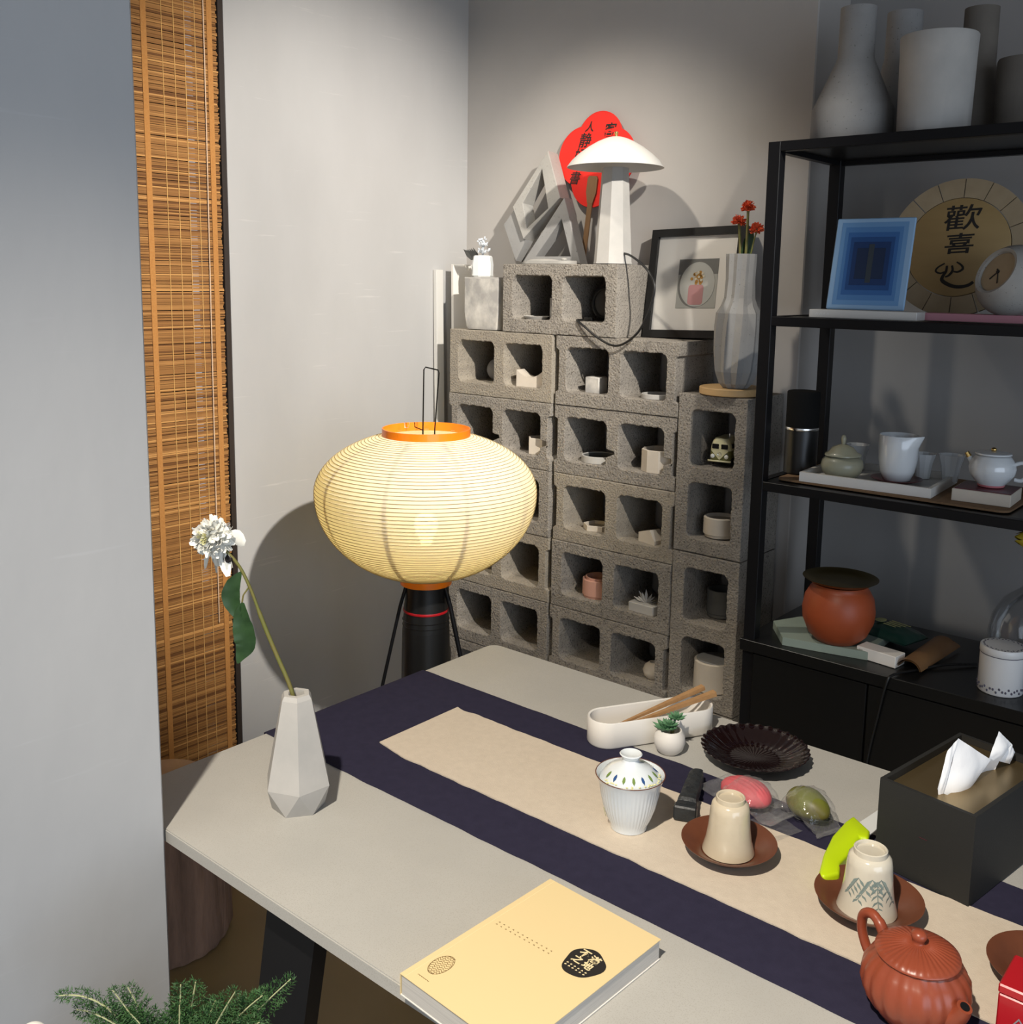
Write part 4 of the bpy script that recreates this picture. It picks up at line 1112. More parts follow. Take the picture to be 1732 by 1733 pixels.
for k in range(34):
    p = Vector((rnd.uniform(-.018, .018), rnd.uniform(-.012, .012), .070+rnd.uniform(0, .045)))
    p.x *= 1-.3*(p.z-.07)/.045
    s_ = rnd.uniform(.004, .0075)
    d_ = Vector((rnd.uniform(-1, 1), rnd.uniform(-1, 1), rnd.uniform(0, 1.5))).normalized()
    Mx = Matrix.Translation(p) @ d_.to_track_quat('Z', 'Y').to_matrix().to_4x4()
    lathe([(0, -s_), (s_*.55, -s_*.3), (s_*.55, s_*.6), (0, s_*1.3)], 6, bm, None, Mx)
tube([(0, 0, .045), (.001, 0, .09)], .003, 6, bm)
obj('crystals', bm, 'crystal', cp)
bm = NB()
for k in range(9):
    a_ = R(150+k*12); L_ = .034
    d_ = Vector((math.cos(a_)*.75, -.25, .8)).normalized(); s_ = Vector((0, 1, .2)).cross(d_).normalized()
    p0 = Vector((-.020, -.010, .050))+Vector((0, .004*k-.016, 0))
    u_ = d_.cross(s_)
    v = [bm.verts.new(q) for q in (p0-s_*.003, p0+s_*.003, p0+d_*L_*.55+s_*.007, p0+d_*L_*1.2, p0+d_*L_*.55-s_*.007, p0+d_*L_*.55+u_*.003)]
    for f_ in ((0, 1, 5), (1, 2, 5), (2, 3, 5), (3, 4, 5), (4, 0, 5), (0, 4, 3, 2, 1)): bm.faces.new([v[i] for i in f_])
obj('succulent', bm, 'cast_concrete_dark', cp, 30)

# ------------------------------------------------------------------ on the top block: plate, frames, fan, lamp
TB = 7*.1896+.0955+BHt/2+.0012+.0002
t = thing('incense_plate', 'flat grey concrete incense plate with a tiny dome on the top block', 'plate', (-1.765, 2.235, TB), (0, 0, R(2)))
obj('slab', prism(rrect(.165, .070, .03, 6), 0, .009, None, .001), 'cast_concrete', t, 30)
obj('low_dome', ellipsoid((-.022, 0, .0085), (.052, .028, .006), None, 30, 10, lambda p: Vector((p.x, p.y, max(0, p.z)))), 'cast_concrete', t, 50)
obj('bead', ellipsoid((.052, -.006, .0125), (.009, .008, .004), None, 16, 8), 'cast_concrete', t, 50)
t = thing('rhombus_frame', 'grey concrete rhombus frame leaning on the back wall behind the fan', 'ornament', (-1.868, 2.300, 1.705), (R(-6), 0, 0))
P4 = [(.027, .132), (.085, -.002), (-.038, -.115), (-.088, -.022)]; H4 = [(.010, .082), (.045, -.030), (-.028, -.085), (-.050, -.012)]
me = extrude_holes(P4, [H4], .045, .002); me.transform(Matrix.Rotation(R(90), 4, 'X')); me.transform(Matrix.Translation((0, .045, 0)))
mobj('frame', me, 'cast_concrete', t, 20)
bm = prism([(-.088, -.022), (-.038, -.115), (-.070, -.176), (-.128, -.070)], -.045, -.012, None, 0, Matrix.Rotation(R(90), 4, 'X'))
obj('foot', bm, 'cast_concrete_grey', t)  # flat slab for the frame's side face, its shade painted by darker grey
t = thing('triangle_frame', 'grey concrete triangle frame standing behind the fan handle', 'ornament', (-1.772, 2.285, TB), (R(-4), 0, 0))
me = extrude_holes([(-.135, .002), (.075, .002), (.005, .185)], [[(-.085, .022), (.040, .022), (.0, .125)]], .035, .002); me.transform(Matrix.Rotation(R(90), 4, 'X')); me.transform(Matrix.Translation((0, .035, 0)))
mobj('frame', me, 'cast_concrete_grey', t, 20)

fa = thing('red_fan', 'red lobed paper fan with black calligraphy leaning behind the mushroom lamp', 'fan', (-1.735, 2.350, TB+.001), (R(-2.2), R(5.5), 0))
# local: x right, z up along the handle, y into the wall; blade centre 0.315 up
def fan_outline():
    out = []
    lobes_ = [(.004, .045, .075), (-.048, -.004, .082), (.048, -.004, .082), (-.002, -.066, .074)]
    n = 160
    for k in range(n):
        t = 2*PI*k/n; d = Vector((math.cos(t), math.sin(t)))
        best = 0
        for cx, cy, r_ in lobes_:
            b = d.x*cx+d.y*cy; q = b*b-(cx*cx+cy*cy-r_*r_)
            if q > 0: best = max(best, b+math.sqrt(q))
        out.append((d.x*best, d.y*best))
    return out
FC = .300
bm = prism(fan_outline(), -.0015, .0015, None, 0, Matrix.Translation((0, 0, FC)) @ Matrix.Rotation(R(90), 4, 'X'))
bld = obj('blade', bm, 'fan_red', fa)
obj('edge_binding', tube([(x, 0, FC+y) for x, y in fan_outline()+[fan_outline()[0]]], .0018, 6), 'fan_red', fa, 60)
obj('handle', mbox((-.0085, -.006, 0), (.0085, -.0017, .185), .001), 'wood_handle', fa)
obj('handle_head', prism([(-.009, .17), (.009, .17), (.017, .20), (.017, .238), (.012, .245), (-.012, .245), (-.017, .238), (-.017, .20)], .0017, .0065, None, 0, Matrix.Rotation(R(90), 4, 'X')), 'wood_handle', fa)
for ch, x, z_, s in (('人', -.036, .076, .030), ('静', -.048, .038, .042), ('好', -.060, -.002, .038), ('書', -.068, -.066, .038), ('客', .032, .068, .040)):
    o = mobj('lettering', text_mesh(ch, s, .0002, .0004, .25), 'ink_black', bld); place(o, frame_M(Vector((x, -.0021, FC+z_)), (1, 0, .05), (0, 0, 1)))

lm = thing('mushroom_lamp', 'table lamp with octagonal concrete column and white cone shade', 'table lamp', (-1.545, 2.222, TB))
ph = PI/8
obj('column', lathe([(0, 0), (.0505, 0), (.0515, .001), (.0500, .006), (.0350, .245), (0, .245)], 8, a0=ph), 'cast_concrete_pale', lm, 15)
obj('shade', lathe([(0, .324), (.012, .3232), (.028, .3190), (.048, .3105), (.072, .2965), (.096, .2790), (.114, .2620), (.1240, .2485), (.1255, .2455), (.1225, .2465), (.112, .2605), (.094, .2765), (.070, .294), (.046, .308), (.026, .3165), (0, .3215)], 72), 'white_paint', lm, 50)
obj('finial', lathe([(0, .322), (.0038, .322), (.0038, .330), (.0052, .332), (.0052, .335), (0, .337)], 20), 'brass', lm, 40)
ld_ = bpy.data.objects
cd = thing('lamp_cord', 'black lamp cord looping from the mushroom lamp down over the top block', 'cord', (-1.52, 2.23, TB))
c0 = Vector((-1.52, 2.23, TB))
pts = [(-1.508, 2.212, 1.546), (-1.474, 2.196, 1.540), (-1.430, 2.180, 1.520), (-1.393, 2.165, 1.495), (-1.374, 2.160, 1.462), (-1.380, 2.158, 1.419), (-1.395, 2.157, 1.381), (-1.419, 2.156, 1.344), (-1.459, 2.156, 1.316), (-1.496, 2.157, 1.311), (-1.546, 2.160, 1.330), (-1.591, 2.164, 1.356), (-1.622, 2.176, 1.3685), (-1.636, 2.200, 1.3690), (-1.640, 2.225, 1.3690)]
obj('cable', tube(spline([Vector(p)-c0 for p in pts], 6), .0030, 8), 'rubber_cord', cd, 60)
obj('plug', mbox((-.014, -.006, 0), (.014, .006, .010), .002, 1, Matrix.Translation(Vector((-1.632, 2.243, 1.3655))-c0)), 'rubber_cord', cd)

# ------------------------------------------------------------------ framed picture
pf = thing('framed_picture', 'black framed picture of a pink jar on a plate with wide white mat', 'picture', (-1.352, 2.300, BT7+.0005), (R(-9.5), R(-1.6), 0))
FW, FH, fb = .275, .286, .020
bm = NB()
for lo, hi in (((-FW/2, -.012, 0), (FW/2, .012, fb)), ((-FW/2, -.012, FH-fb), (FW/2, .012, FH)), ((-FW/2, -.012, fb), (-FW/2+fb, .012, FH-fb)), ((FW/2-fb, -.012, fb), (FW/2, .012, FH-fb))): box(bm, lo, hi)
obj('frame', bm, 'black_satin', pf)
obj('mat_board', mbox((-FW/2+fb, -.002, fb), (FW/2-fb, .004, FH-fb)), 'white_matte', pf)
pr = obj('print', mbox((-.050, -.0026, .078), (.066, -.0021, .206)), 'art_grey', pf)
def flat(name, bm2d, mt, par, y): 
    o = obj(name, bm2d, mt, par); place(o, frame_M(Vector((0, y, 0)), (1, 0, 0), (0, 0, 1))); return o
flat('print_ground', prism([(-.050, .0785), (.066, .0785), (.066, .166), (-.050, .166)], 0, .0002), 'art_lightgrey', pr, -.0027)
flat('print_shadow', disc((.002, .138), .050, .058), 'art_grey', pr, -.0030)
flat('print_plate', disc((.009, .140), .051, .058), 'art_plate', pr, -.0034)
flat('print_jar', prism(rrect(.044, .052, .008, 4, .007, .113), 0, .0002), 'art_pink', pr, -.0040)
bm = NB()
for k in range(18): disc((.007+rnd.uniform(-.015, .015), .153+rnd.uniform(-.012, .018)), .0045, .0045, None, 8, 0, .0002, bm)
flat('print_blossoms', bm, 'art_gold', pr, -.0042)
bm = NB()
for k in range(8): disc((.014+rnd.uniform(-.010, .014), .156+rnd.uniform(-.008, .016)), .0035, .0035, None, 8, 0, .0002, bm)
flat('print_petals', bm, 'art_cream', pr, -.0046)
obj('glazing', mbox((-FW/2+fb, -.0068, fb), (FW/2-fb, -.0060, FH-fb)), 'clear_glass', pf)

# ------------------------------------------------------------------ pleated vase with red flowers on a wooden coaster
CT = 3*.401+.0008
ck = thing('wood_coaster', 'round pale wooden coaster under the grey pleated vase', 'coaster', (-1.192, 2.240, CT))
obj('disc', lathe([(0, 0), (.076, 0), (.078, .002), (.078, .016), (.076, .018), (0, .018)], 64), 'wood_pale', ck, 40)
pv = thing('pleated_vase', 'tall grey pleated vase holding red flowers beside the black shelf', 'vase', (-1.170, 2.217, CT+.0186), (0, 0, R(10)))
bm = NB(); rows = []
n = 20
prof = [(.030, 0, 0), (.042, .012, 0), (.053, .040, .2), (.0575, .090, .5), (.0575, .150, .8), (.0545, .180, 1.), (.043, .198, 1.2), (.0365, .216, 1.5), (.0345, .260, 1.8), (.0365, .320, 2.1), (.0335, .320, 2.1), (.030, .23, 2.1)]
for r_, z_, tw in prof:
    row = []
    for k in range(n):
        t = 2*PI*(k)/n+tw*.18
        pr_ = r_*(1.0 if k % 2 == 0 else .85)
        row.append(bm.verts.new((pr_*math.cos(t), pr_*math.sin(t), z_)))
    rows.append(row)
for A_, B_ in zip(rows, rows[1:]):
    for k in range(n):
        k2 = (k+1) % n
        bm.faces.new((A_[k], A_[k2], B_[k2])); bm.faces.new((A_[k], B_[k2], B_[k]))
bm.faces.new(rows[0][::-1]); bm.faces.new(rows[-1])
obj('body', bm, 'cast_concrete_grey', pv, 12)
for i, (x, z_, lb) in enumerate(((-1.186, 1.655, 'tallest red pompom flower in the pleated vase'), (-1.209, 1.622, 'red pompom flower leaning left in the pleated vase'), (-1.160, 1.602, 'lowest red pompom flower, on the right in the pleated vase'))):
    b0 = Vector((-1.168+(.012, -.010, .018)[i]*.5, 2.217, CT+.30))
    t = thing('red_flower', lb, 'flower', b0, (0, 0, 0), 'red flowers in the pleated vase')
    hd = Vector((x*.977, 2.217, 1.475+(z_-1.475)*.977))-b0
    obj('stem', tube(spline([(0, 0, -.03), hd*.5+Vector((.002, 0, 0)), hd], 5), .0032 if i < 2 else .0018, 7), 'stem_green', t, 60)
    bm = NB()
    for k in range(90):
        u_ = rnd.uniform(-.6, 1); a_ = rnd.uniform(0, 2*PI)
        d_ = Vector((math.sqrt(1-u_*u_)*math.cos(a_), math.sqrt(1-u_*u_)*math.sin(a_), u_))
        petal(bm, hd+d_*.004, d_, rnd.uniform(.011, .0145), .0034, rnd.uniform(-.4, .4), 0)
    obj('bloom', bm, 'flower_red', t, 80)
    if i == 2: obj('leaf', leaf([Vector((-.004, .004, .0)), Vector((-.006, .010, .03)), Vector((.0, .012, .07)), Vector((.010, .010, .095))], [.002, .013, .013, .001], vdir), 'leaf_dark', t, 60)

# ================================================================== PAPER LANTERN
LX, LY = -1.690, 1.680
ln = thing('paper_lantern_lamp', 'large round ribbed paper lantern floor lamp with orange rings, glowing', 'floor lamp', (LX, LY, 0))
ZW, HU, HL, RW = .972, .146, .216, .264
zt, zb = ZW+HU*.921, ZW-HL*.9735
def lrad(z):
    h = HU if z > ZW else HL
    return RW*math.sqrt(max(0, 1-((z-ZW)/h)**2))
NR = 62
zs = [zb+(zt-zb)*i/NR for i in range(NR+1)]
# equal arc-length ribs
fine = [zb+(zt-zb)*i/2000 for i in range(2001)]
acc = [0]
for a_, b_ in zip(fine, fine[1:]): acc.append(acc[-1]+math.hypot(b_-a_, lrad(b_)-lrad(a_)))
ribz = []; j = 0
for i in range(NR+1):
    while acc[j] < acc[-1]*i/NR and j < 2000: j += 1
    ribz.append(fine[j])
prof = []
for i, z_ in enumerate(ribz):
    prof.append((lrad(z_), z_))
    if i < NR:
        zm = (z_+ribz[i+1])/2; dr = lrad(zm)
        nx = dr/RW; prof.append((dr-.0008*nx, zm))
sh = obj('shade', lathe(prof, 96), 'lantern_paper', ln, 60)
bm = NB()
for z_ in ribz[1:-1]:
    r_ = lrad(z_); lathe([(r_+.0012, z_-.0007), (r_+.0019, z_), (r_+.0012, z_+.0007), (r_+.0003, z_)], 72, bm)
o = obj('rib_rings', bm, 'rib_bamboo', sh, 60); o['kind'] = 'stuff'
for k in range(9):
    a_ = 2*PI*k/9+R(-65)
    bm = NB(); rows = []
    for i in range(0, NR+1, 2):
        z_ = ribz[i]; r_ = lrad(z_)-.004
        c_ = Vector((r_*math.cos(a_), r_*math.sin(a_), z_)); s_ = Vector((-math.sin(a_), math.cos(a_), 0))*.0055; d_ = Vector((math.cos(a_), math.sin(a_), 0))*.0008
        rows.append([bm.verts.new(c_-s_), bm.verts.new(c_+s_), bm.verts.new(c_+s_-d_), bm.verts.new(c_-s_-d_)])
    for A_, B_ in zip(rows, rows[1:]):
        for q in range(4): bm.faces.new((A_[q], A_[(q+1) % 4], B_[(q+1) % 4], B_[q]))
    bm.faces.new(rows[0][::-1]); bm.faces.new(rows[-1])
    obj('inner_strut', bm, 'lantern_paper', ln)
rt, rb_ = lrad(zt), lrad(zb)
obj('top_ring', lathe([(rt-.001, zt-.004), (rt+.002, zt-.004), (rt+.002, zt+.017), (rt-.001, zt+.017), (rt-.001, zt-.004)], 64), 'orange_lacquer', ln, 40)
obj('bottom_ring', lathe([(rb_-.003, zb-.018), (rb_+.002, zb-.018), (rb_+.002, zb+.003), (rb_-.003, zb+.003), (rb_-.003, zb-.018)], 48), 'orange_lacquer', ln, 40)
rv = Vector((.763, .647, 0)); tv = Vector((.647, -.763, 0))
h0 = [(-.008, .148-.02), ]
def lw(a_, b_, z_): return rv*a_+tv*b_+Vector((0, 0, z_))
obj('wire_handle', tube([lw(-.008, 0, zb), lw(-.008, 0, 1.12), lw(-.006, 0, 1.262), lw(-.002, 0, 1.268), lw(.028, .006, 1.262), lw(.030, .006, 1.255), lw(.020, 0, 1.12), lw(.014, 0, zb)], .0016, 8), 'wire_black', ln, 60)
obj('hook', tube([lw(-.008, 0, 1.118), lw(-.028, -.006, 1.125), lw(-.028, -.006, 1.136)], .0013, 6), 'wire_black', ln, 60)
obj('hook', tube([lw(-.040, -.01, 1.135), lw(-.044, -.012, 1.122), lw(-.052, -.012, 1.122), lw(-.053, -.012, 1.136)], .0008, 6), 'steel', ln, 60)
bz = ZW-.085
bulb = obj('bulb', lathe([(0, bz-.045), (.013, bz-.045), (.016, bz-.032), (.024, bz-.02), (.030, bz), (.026, bz+.017), (.015, bz+.027), (0, bz+.031)], 24), 'white_paper', ln, 60)
bulb.data.materials[0] = mat('bulb_glow', (1, .9, .6), .5, emit=((1, .86, .5), 22.))
pd = bpy.data.lights.new('lantern_bulb', 'POINT'); pd.energy = .62; pd.color = (1, .80, .42); pd.shadow_soft_size = .03
po = bpy.data.objects.new('lantern_bulb', pd); col.objects.link(po); po.parent = ln; po.location = (0, 0, bz+.040)
obj('socket', lathe([(0, zb-.016), (.018, zb-.016), (.018, bz-.046), (0, bz-.046)], 20), 'black_satin', ln, 40)
cz = zb-.0185
obj('column', lathe([(0, .002), (.066, .002), (.068, .006), (.064, .30), (.058, .62), (.0555, .66), (.0545, .668), (.0535, .690), (.0505, .715), (.0495, cz), (0, cz)], 48), 'black_satin', ln, 40)
obj('red_band', lathe([(.0556, .6755), (.0566, .6785), (.0556, .6815), (.0535, .681), (.0535, .676)], 48), 'red_box', ln, 40)
for z_ in (.655, .642, .628, .606):
    obj('groove_ring', lathe([(.0560, z_-.0010), (.0578, z_), (.0560, z_+.0010)], 40), 'black_metal', ln, 40)
for a_, th in ((R(200), .0042), (R(340), .0055), (R(80), .0042)):
    d_ = rv*math.cos(a_)+tv*(-math.sin(a_))
    p = [d_*.050+Vector((0, 0, cz-.004)), d_*.064+Vector((0, 0, cz-.05)), d_*.105+Vector((0, 0, cz-.23)), d_*.215+Vector((0, 0, .004))]
    obj('leg', tube(p, th, 8), 'black_metal', ln, 60)

# ================================================================== BLACK SHELF
SX0, SX1, SY0, SY1 = -1.006, .22, 2.0, 2.338
shf = thing('metal_shelf', 'tall black metal shelving rack with cabinet base standing in the wall niche', 'shelf', (0, 0, 0))
PW = .027
for x in (SX0, SX1-PW):
    for y in (SY0, SY1-PW):
        obj('post', mbox((x, y, .002), (x+PW, y+PW, 1.765), .001), 'black_metal', shf)
S1, S2, S3, S4 = 1.765, 1.405, 1.0485, .690
for zt_ in (S1, S2, S3):
    obj('rail', mbox((SX0+PW, SY0, zt_-.020), (SX1-PW, SY0+.020, zt_), .001), 'black_metal', shf)
    obj('rail', mbox((SX0+PW, SY1-.020, zt_-.020), (SX1-PW, SY1, zt_)), 'black_metal', shf)
    obj('rail', mbox((SX0+.004, SY0+PW, zt_-.020), (SX0+.022, SY1-PW, zt_)), 'black_metal', shf)
    obj('shelf_panel', mbox((SX0+.022, SY0+.020, zt_-.010), (SX1-PW, SY1-.020, zt_-.002)), 'black_panel', shf)
cbn = obj('cabinet', mbox((SX0+.003, SY0+.006, .06), (SX1-.003, SY1-.004, S4-.0265)), 'black_panel', shf)
obj('cabinet_top', mbox((SX0-.002, SY0-.012, S4-.026), (SX1, SY1-.0005, S4), .001), 'black_panel', shf)
for i, (xa, xb) in enumerate(((SX0+.03, -.720), (-.716, -.30), (-.296, SX1-.03))):
    obj('cabinet_door', mbox((xa, SY0-.008, .07), (xb, SY0+.0055, S4-.030), .001), 'black_panel', shf)

# ---- top of the shelf: flasks and pots
def flask(name, label, x, y, r, hb_, hs, hn, rn, mt, group='concrete flasks on top of the shelf'):
    t = thing(name, label, 'flask', (x, y, S1+.0006), (0, 0, 0), group)
    obj('body', lathe([(0, 0), (r*.97, 0), (r, .004), (r*.995, hb_), (r*.93, hb_+.012), (rn*1.08, hs), (rn, hs+.010), (rn*.98, hn), (rn*.86, hn), (rn*.86, hn-.05), (0, hn-.05)], 56), mt, t, 35)
flask('concrete_flask', 'grey concrete flask with long neck at the left end of the shelf top', -.884, 2.130, .083, .068, .165, .272, .0365, 'cast_concrete_grey')
flask('concrete_flask', 'grey concrete flask half hidden behind the first, in the gap beside the wide pot', -.838, 2.268, .062, .075, .178, .283, .0370, 'cast_concrete_grey')
flask('concrete_flask', 'brown-grey concrete flask whose neck rises behind the wide pale pot', -.684, 2.275, .048, .066, .150, .270, .0340, 'cast_concrete_brown')
t = thing('tall_pot', 'wide pale concrete cylinder pot with rough foot on the shelf top', 'pot', (-.706, 2.098, S1+.0006))
obj('body', lathe([(0, 0), (.064, 0), (.0675, .004), (.0705, .15), (.0720, .184), (.0705, .1865), (.066, .186), (.065, .15), (.06, .03), (0, .03)], 64, fn=lambda r, z, t_: r*(1+.002*noise.noise(Vector((math.cos(t_)*3, math.sin(t_)*3, z*20))))), 'cast_concrete_pale', t, 40)
t = thing('dark_planter', 'dark brown concrete pot at the right end of the shelf top', 'pot', (-.580, 2.222, S1+.0006))
obj('body', lathe([(0, 0), (.046, 0), (.048, .004), (.050, .145), (.048, .150), (.044, .149), (.042, .05), (0, .05)], 48), 'cast_concrete_brown', t, 40)

# ---- second shelf
t = thing('white_plank', 'thin white display plank with faint marks under the blue picture', 'plank', (-.797, 2.052, S2+.0006), (0, 0, R(1)))
obj('board', mbox((-.110, -.026, 0), (.110, .026, .017), .001), 'white_paint', t)
bm = NB()
for k in range(4): ribbon([(-.012+.008*k, -.002), (-.010+.008*k, .002), (-.008+.008*k, -.002)], [.0008]*3, 0, .0002, bm)
o = obj('faint_marks', bm, 'white_paper', t); place(o, frame_M(Vector((-.083, -.0263, .0085)), (1, 0, 0), (0, 0, 1)))
o = obj('pink_board', mbox((-.165, -.03, 0), (.165, .03, .015), .001), 'pink_board', None, None, (-.535, 2.116, S2+.0006), (0, 0, R(-1))); tag(o, 'flat pink board lying on the second shelf under the clock', 'board')
bp = thing('blue_picture', 'leaning picture of nested blue rectangles on the white plank', 'picture', (-.803, 2.057, S2+.0186), (R(-12), 0, R(2)))
w_, h_ = .160, .190
obj('panel', mbox((-w_/2, -.003, 0), (w_/2, .003, h_), .002), 'blue_0', bp)
for i in range(1, 8):
    q = [.012, .021, .028, .035, .042, .051, .0745][i-1]; qz = [.009, .019, .030, .040, .050, .063, .055][i-1]
    obj('rectangle', mbox((-w_/2+q, -.0031-.0003*i, qz), (w_/2-q, -.003-.0003*i, h_-qz)), 'blue_%d' % i, bp)
rd = thing('calligraphy_disc', 'round wooden plaque with three large black calligraphy characters', 'plaque', (-.692, 2.247, S2+.0012), (R(-10), 0, R(2)))
RC = .150
bm = lathe([(0, 0), (.104, 0), (.104, .010), (.102, .011), (0, .011)], 72, M=Matrix.Translation((0, 0, RC)) @ Matrix.Rotation(R(90), 4, 'X'))
cdisc = obj('centre_disc', bm, 'wood_disc', rd, 30)
for k in range(16):
    a0_, a1_ = 2*PI*(k+.02)/16, 2*PI*(k+.98)/16
    poly = [(.1055*math.cos(a0_+(a1_-a0_)*i/5), .1055*math.sin(a0_+(a1_-a0_)*i/5)) for i in range(6)]+[(.146*math.cos(a1_+(a0_-a1_)*i/5), .146*math.sin(a1_+(a0_-a1_)*i/5)) for i in range(6)]
    bm = prism(poly, 0, .009, None, 0, Matrix.Translation((0, 0, RC)) @ Matrix.Rotation(R(90), 4, 'X')); obj('rim_segment', bm, 'wood_rim', rd)
for ch, z_, s, of in (('歡', .058, .062, .0003), ('喜', .004, .050, .0006)):
    me = text_mesh(ch, s, .0003, of, .08); me.transform(Matrix.Diagonal((1.24, .92, 1, 1)))
    o = mobj('lettering', me, 'ink_black', cdisc); place(o, frame_M(Vector((.002, -.0115, RC+z_)), (1, 0, .06), (0, 0, 1)))
bm = NB()
S_ = lambda pts, w0, w1, w2: ribbon(spline([(p[0]*.001, p[1]*.001, 0) for p in pts], 5), [(.001*(w0+(w1-w0)*min(1, 2*i/(5*(len(pts)-1)))) if i < 2.5*(len(pts)-1) else .001*(w1+(w2-w1)*(2*i/(5*(len(pts)-1))-1))) for i in range(5*(len(pts)-1)+1)], 0, .0004, bm)
S_([(-20, 22), (-33, 14), (-37, 6), (-28, 1), (-19, 4)], 3, 4, 3)
S_([(-15, 17), (-16, 5), (-22, -6), (-22, -15), (-6, -25), (12, -29), (30, -26), (40, -19)], 4, 8, 6)
S_([(-5, 17), (-3, 6), (-10, -4), (-17, -7)], 4, 5, 3)
S_([(4, 24), (14, 17), (17, 9), (8, 3), (-1, 4)], 3, 5, 3)
o = obj('lettering', bm, 'ink_black', cdisc); place(o, frame_M(Vector((.0, -.0113, RC-.056)), (1, 0, .04), (0, 0, 1)))
ckk = thing('table_clock', 'round concrete ball clock with tilted face and black hands at the right edge', 'clock', (-.540, 2.112, S2+.0168))
ax = Vector((-.50, -.75, .42)).normalized()
Mx = Matrix.Translation((0, 0, .0640)) @ ax.to_track_quat('Z', 'Y').to_matrix().to_4x4()
cp_ = [(0, -.060)]
for i in range(1, 13):
    a_ = -PI/2+PI*.74*i/12; cp_.append((.070*math.cos(a_), .060*math.sin(a_)))
rlast, zlast = cp_[-1]
cp_ += [(rlast-.004, zlast+.004), (rlast-.010, zlast+.002), (rlast-.011, zlast-.004), (0, zlast-.004)]
obj('case', lathe(cp_, 48, M=Mx), 'cast_concrete', ckk, 35)
fz = zlast-.0036
fc = obj('dial', lathe([(0, fz), (rlast-.0115, fz), (rlast-.0115, fz+.0008), (0, fz+.0008)], 40, M=Mx), 'wood_rim', ckk, 40)
upl = (Mx.to_3x3().inverted() @ Vector((0, 0, 1))); ang = math.atan2(upl.y, upl.x)
for a_, L_, w_ in ((R(-155), .026, .0022), (R(-222), .020, .0030), (R(40), .008, .003)):
    Mh = Mx @ Matrix.Translation((0, 0, fz+.0014)) @ Matrix.Rotation(ang+a_, 4, 'Z')
    obj('hand', mbox((-.002, -w_/2, 0), (L_, w_/2, .0006), 0, 1, Mh), 'ink_black', fc)
obj('hub', lathe([(0, fz+.001), (.0035, fz+.001), (.0035, fz+.003), (0, fz+.003)], 16, M=Mx), 'ink_black', fc)

# ---- third shelf
S3z = S3+.0006
o = obj('cork_mat', prism(rrect(.475, .28, .022, 5), 0, .004), 'cork', None, None, (-.731, 2.179, S3z)); tag(o, 'brown cork mat under the tea things on the third shelf', 'mat')
MZ = S3z+.0046
t = thing('cylinder_speaker', 'tall black cylinder speaker with a silver band at the left of the third shelf', 'speaker', (-.956, 2.134, MZ))
obj('lower_body', lathe([(0, 0), (.034, 0), (.036, .002), (.036, .098), (0, .098)], 48), 'black_satin', t, 40)
obj('silver_band', lathe([(.0362, .0985), (.0366, .0995), (.0366, .1035), (.0362, .1045), (0, .1045), (0, .0985)], 48), 'steel', t, 40)
obj('upper_body', lathe([(0, .105), (.036, .105), (.036, .182), (.034, .185), (0, .185)], 48), 'grey_cloth', t, 40)
t = thing('serving_tray', 'rectangular off-white tray carrying the jar, pitcher and small cups', 'tray', (-.784, 2.152, MZ), (0, 0, R(3.5)))
bm = NB(); tw, td = .136, .105
for lo, hi in (((-tw, -td, 0), (tw, td, .006)), ((-tw, -td, .006), (tw, -td+.008, .020)), ((-tw, td-.008, .006), (tw, td, .020)), ((-tw, -td+.008, .006), (-tw+.008, td-.008, .020)), ((tw-.008, -td+.008, .006), (tw, td-.008, .020))): box(bm, lo, hi)
obj('body', bm, 'tray_white', t)
TY = MZ+.0066
t = thing('celadon_jar', 'small celadon jar with wavy lid and pointed knob on the tray', 'jar', (-.846, 2.102, TY))
obj('body', lathe([(0, .001), (.022, 0), (.028, .002), (.040, .014), (.0445, .028), (.042, .040), (.034, .048), (.030, .049), (0, .047)], 48), 'celadon', t, 50)
lidj = obj('lid', lathe([(.030, .0495), (.038, .0505), (.0375, .0535), (.030, .058), (.022, .068), (.008, .074), (0, .0745)], 48, fn=lambda r, z, a_: r*(1+.03*math.sin(a_*5)) if z < .055 else r), 'celadon', t, 50)
obj('knob', lathe([(.0035, .073), (.0045, .079), (.0058, .086), (.004, .093), (0, .096)], 20), 'celadon', lidj, 50)
t = thing('lacquer_saucer', 'dark red lacquer saucer under the white pitcher on the tray', 'saucer', (-.742, 2.142, TY))
obj('dish', lathe([(0, 0), (.028, 0), (.030, .001), (.052, .009), (.0525, .010), (.050, .010), (.028, .004), (0, .0035)], 48), 'saucer_red', t, 40)
t = thing('fair_cup', 'white speckled pouring pitcher with a spout lip on the tray', 'pitcher', (-.742, 2.142, TY+.0046))
bm = lathe([(0, .001), (.024, 0), (.028, .002), (.035, .020), (.0392, .045), (.0405, .072), (.0405, .096), (.0395, .0975), (.0385, .096), (.0385, .07), (.034, .025), (.024, .008), (0, .006)], 64)
for v in bm.verts:
    a_ = math.atan2(v.co.y, v.co.x); f_ = max(0, (v.co.z-.070)/.027)*max(0, math.cos(a_+.15))**10
    v.co.x *= 1+.34*f_; v.co.z += .002*f_
obj('body', bm, 'speckled_porcelain', t, 50)
def small_cup(label, x, y, s=1.):
    t = thing('small_cup', label, 'cup', (x, y, TY), (0, 0, rnd.uniform(0, 6)), 'small white speckled tea cups on the tray')
    obj('body', lathe([(0, .002), (.013*s, 0), (.0155*s, .001), (.017*s, .010), (.0205*s, .035), (.0262*s, .056*s), (.0268*s, .0582*s), (.0252*s, .0578*s), (.0190*s, .035), (.015*s, .010), (0, .008)], 12), 'speckled_porcelain', t, 25)
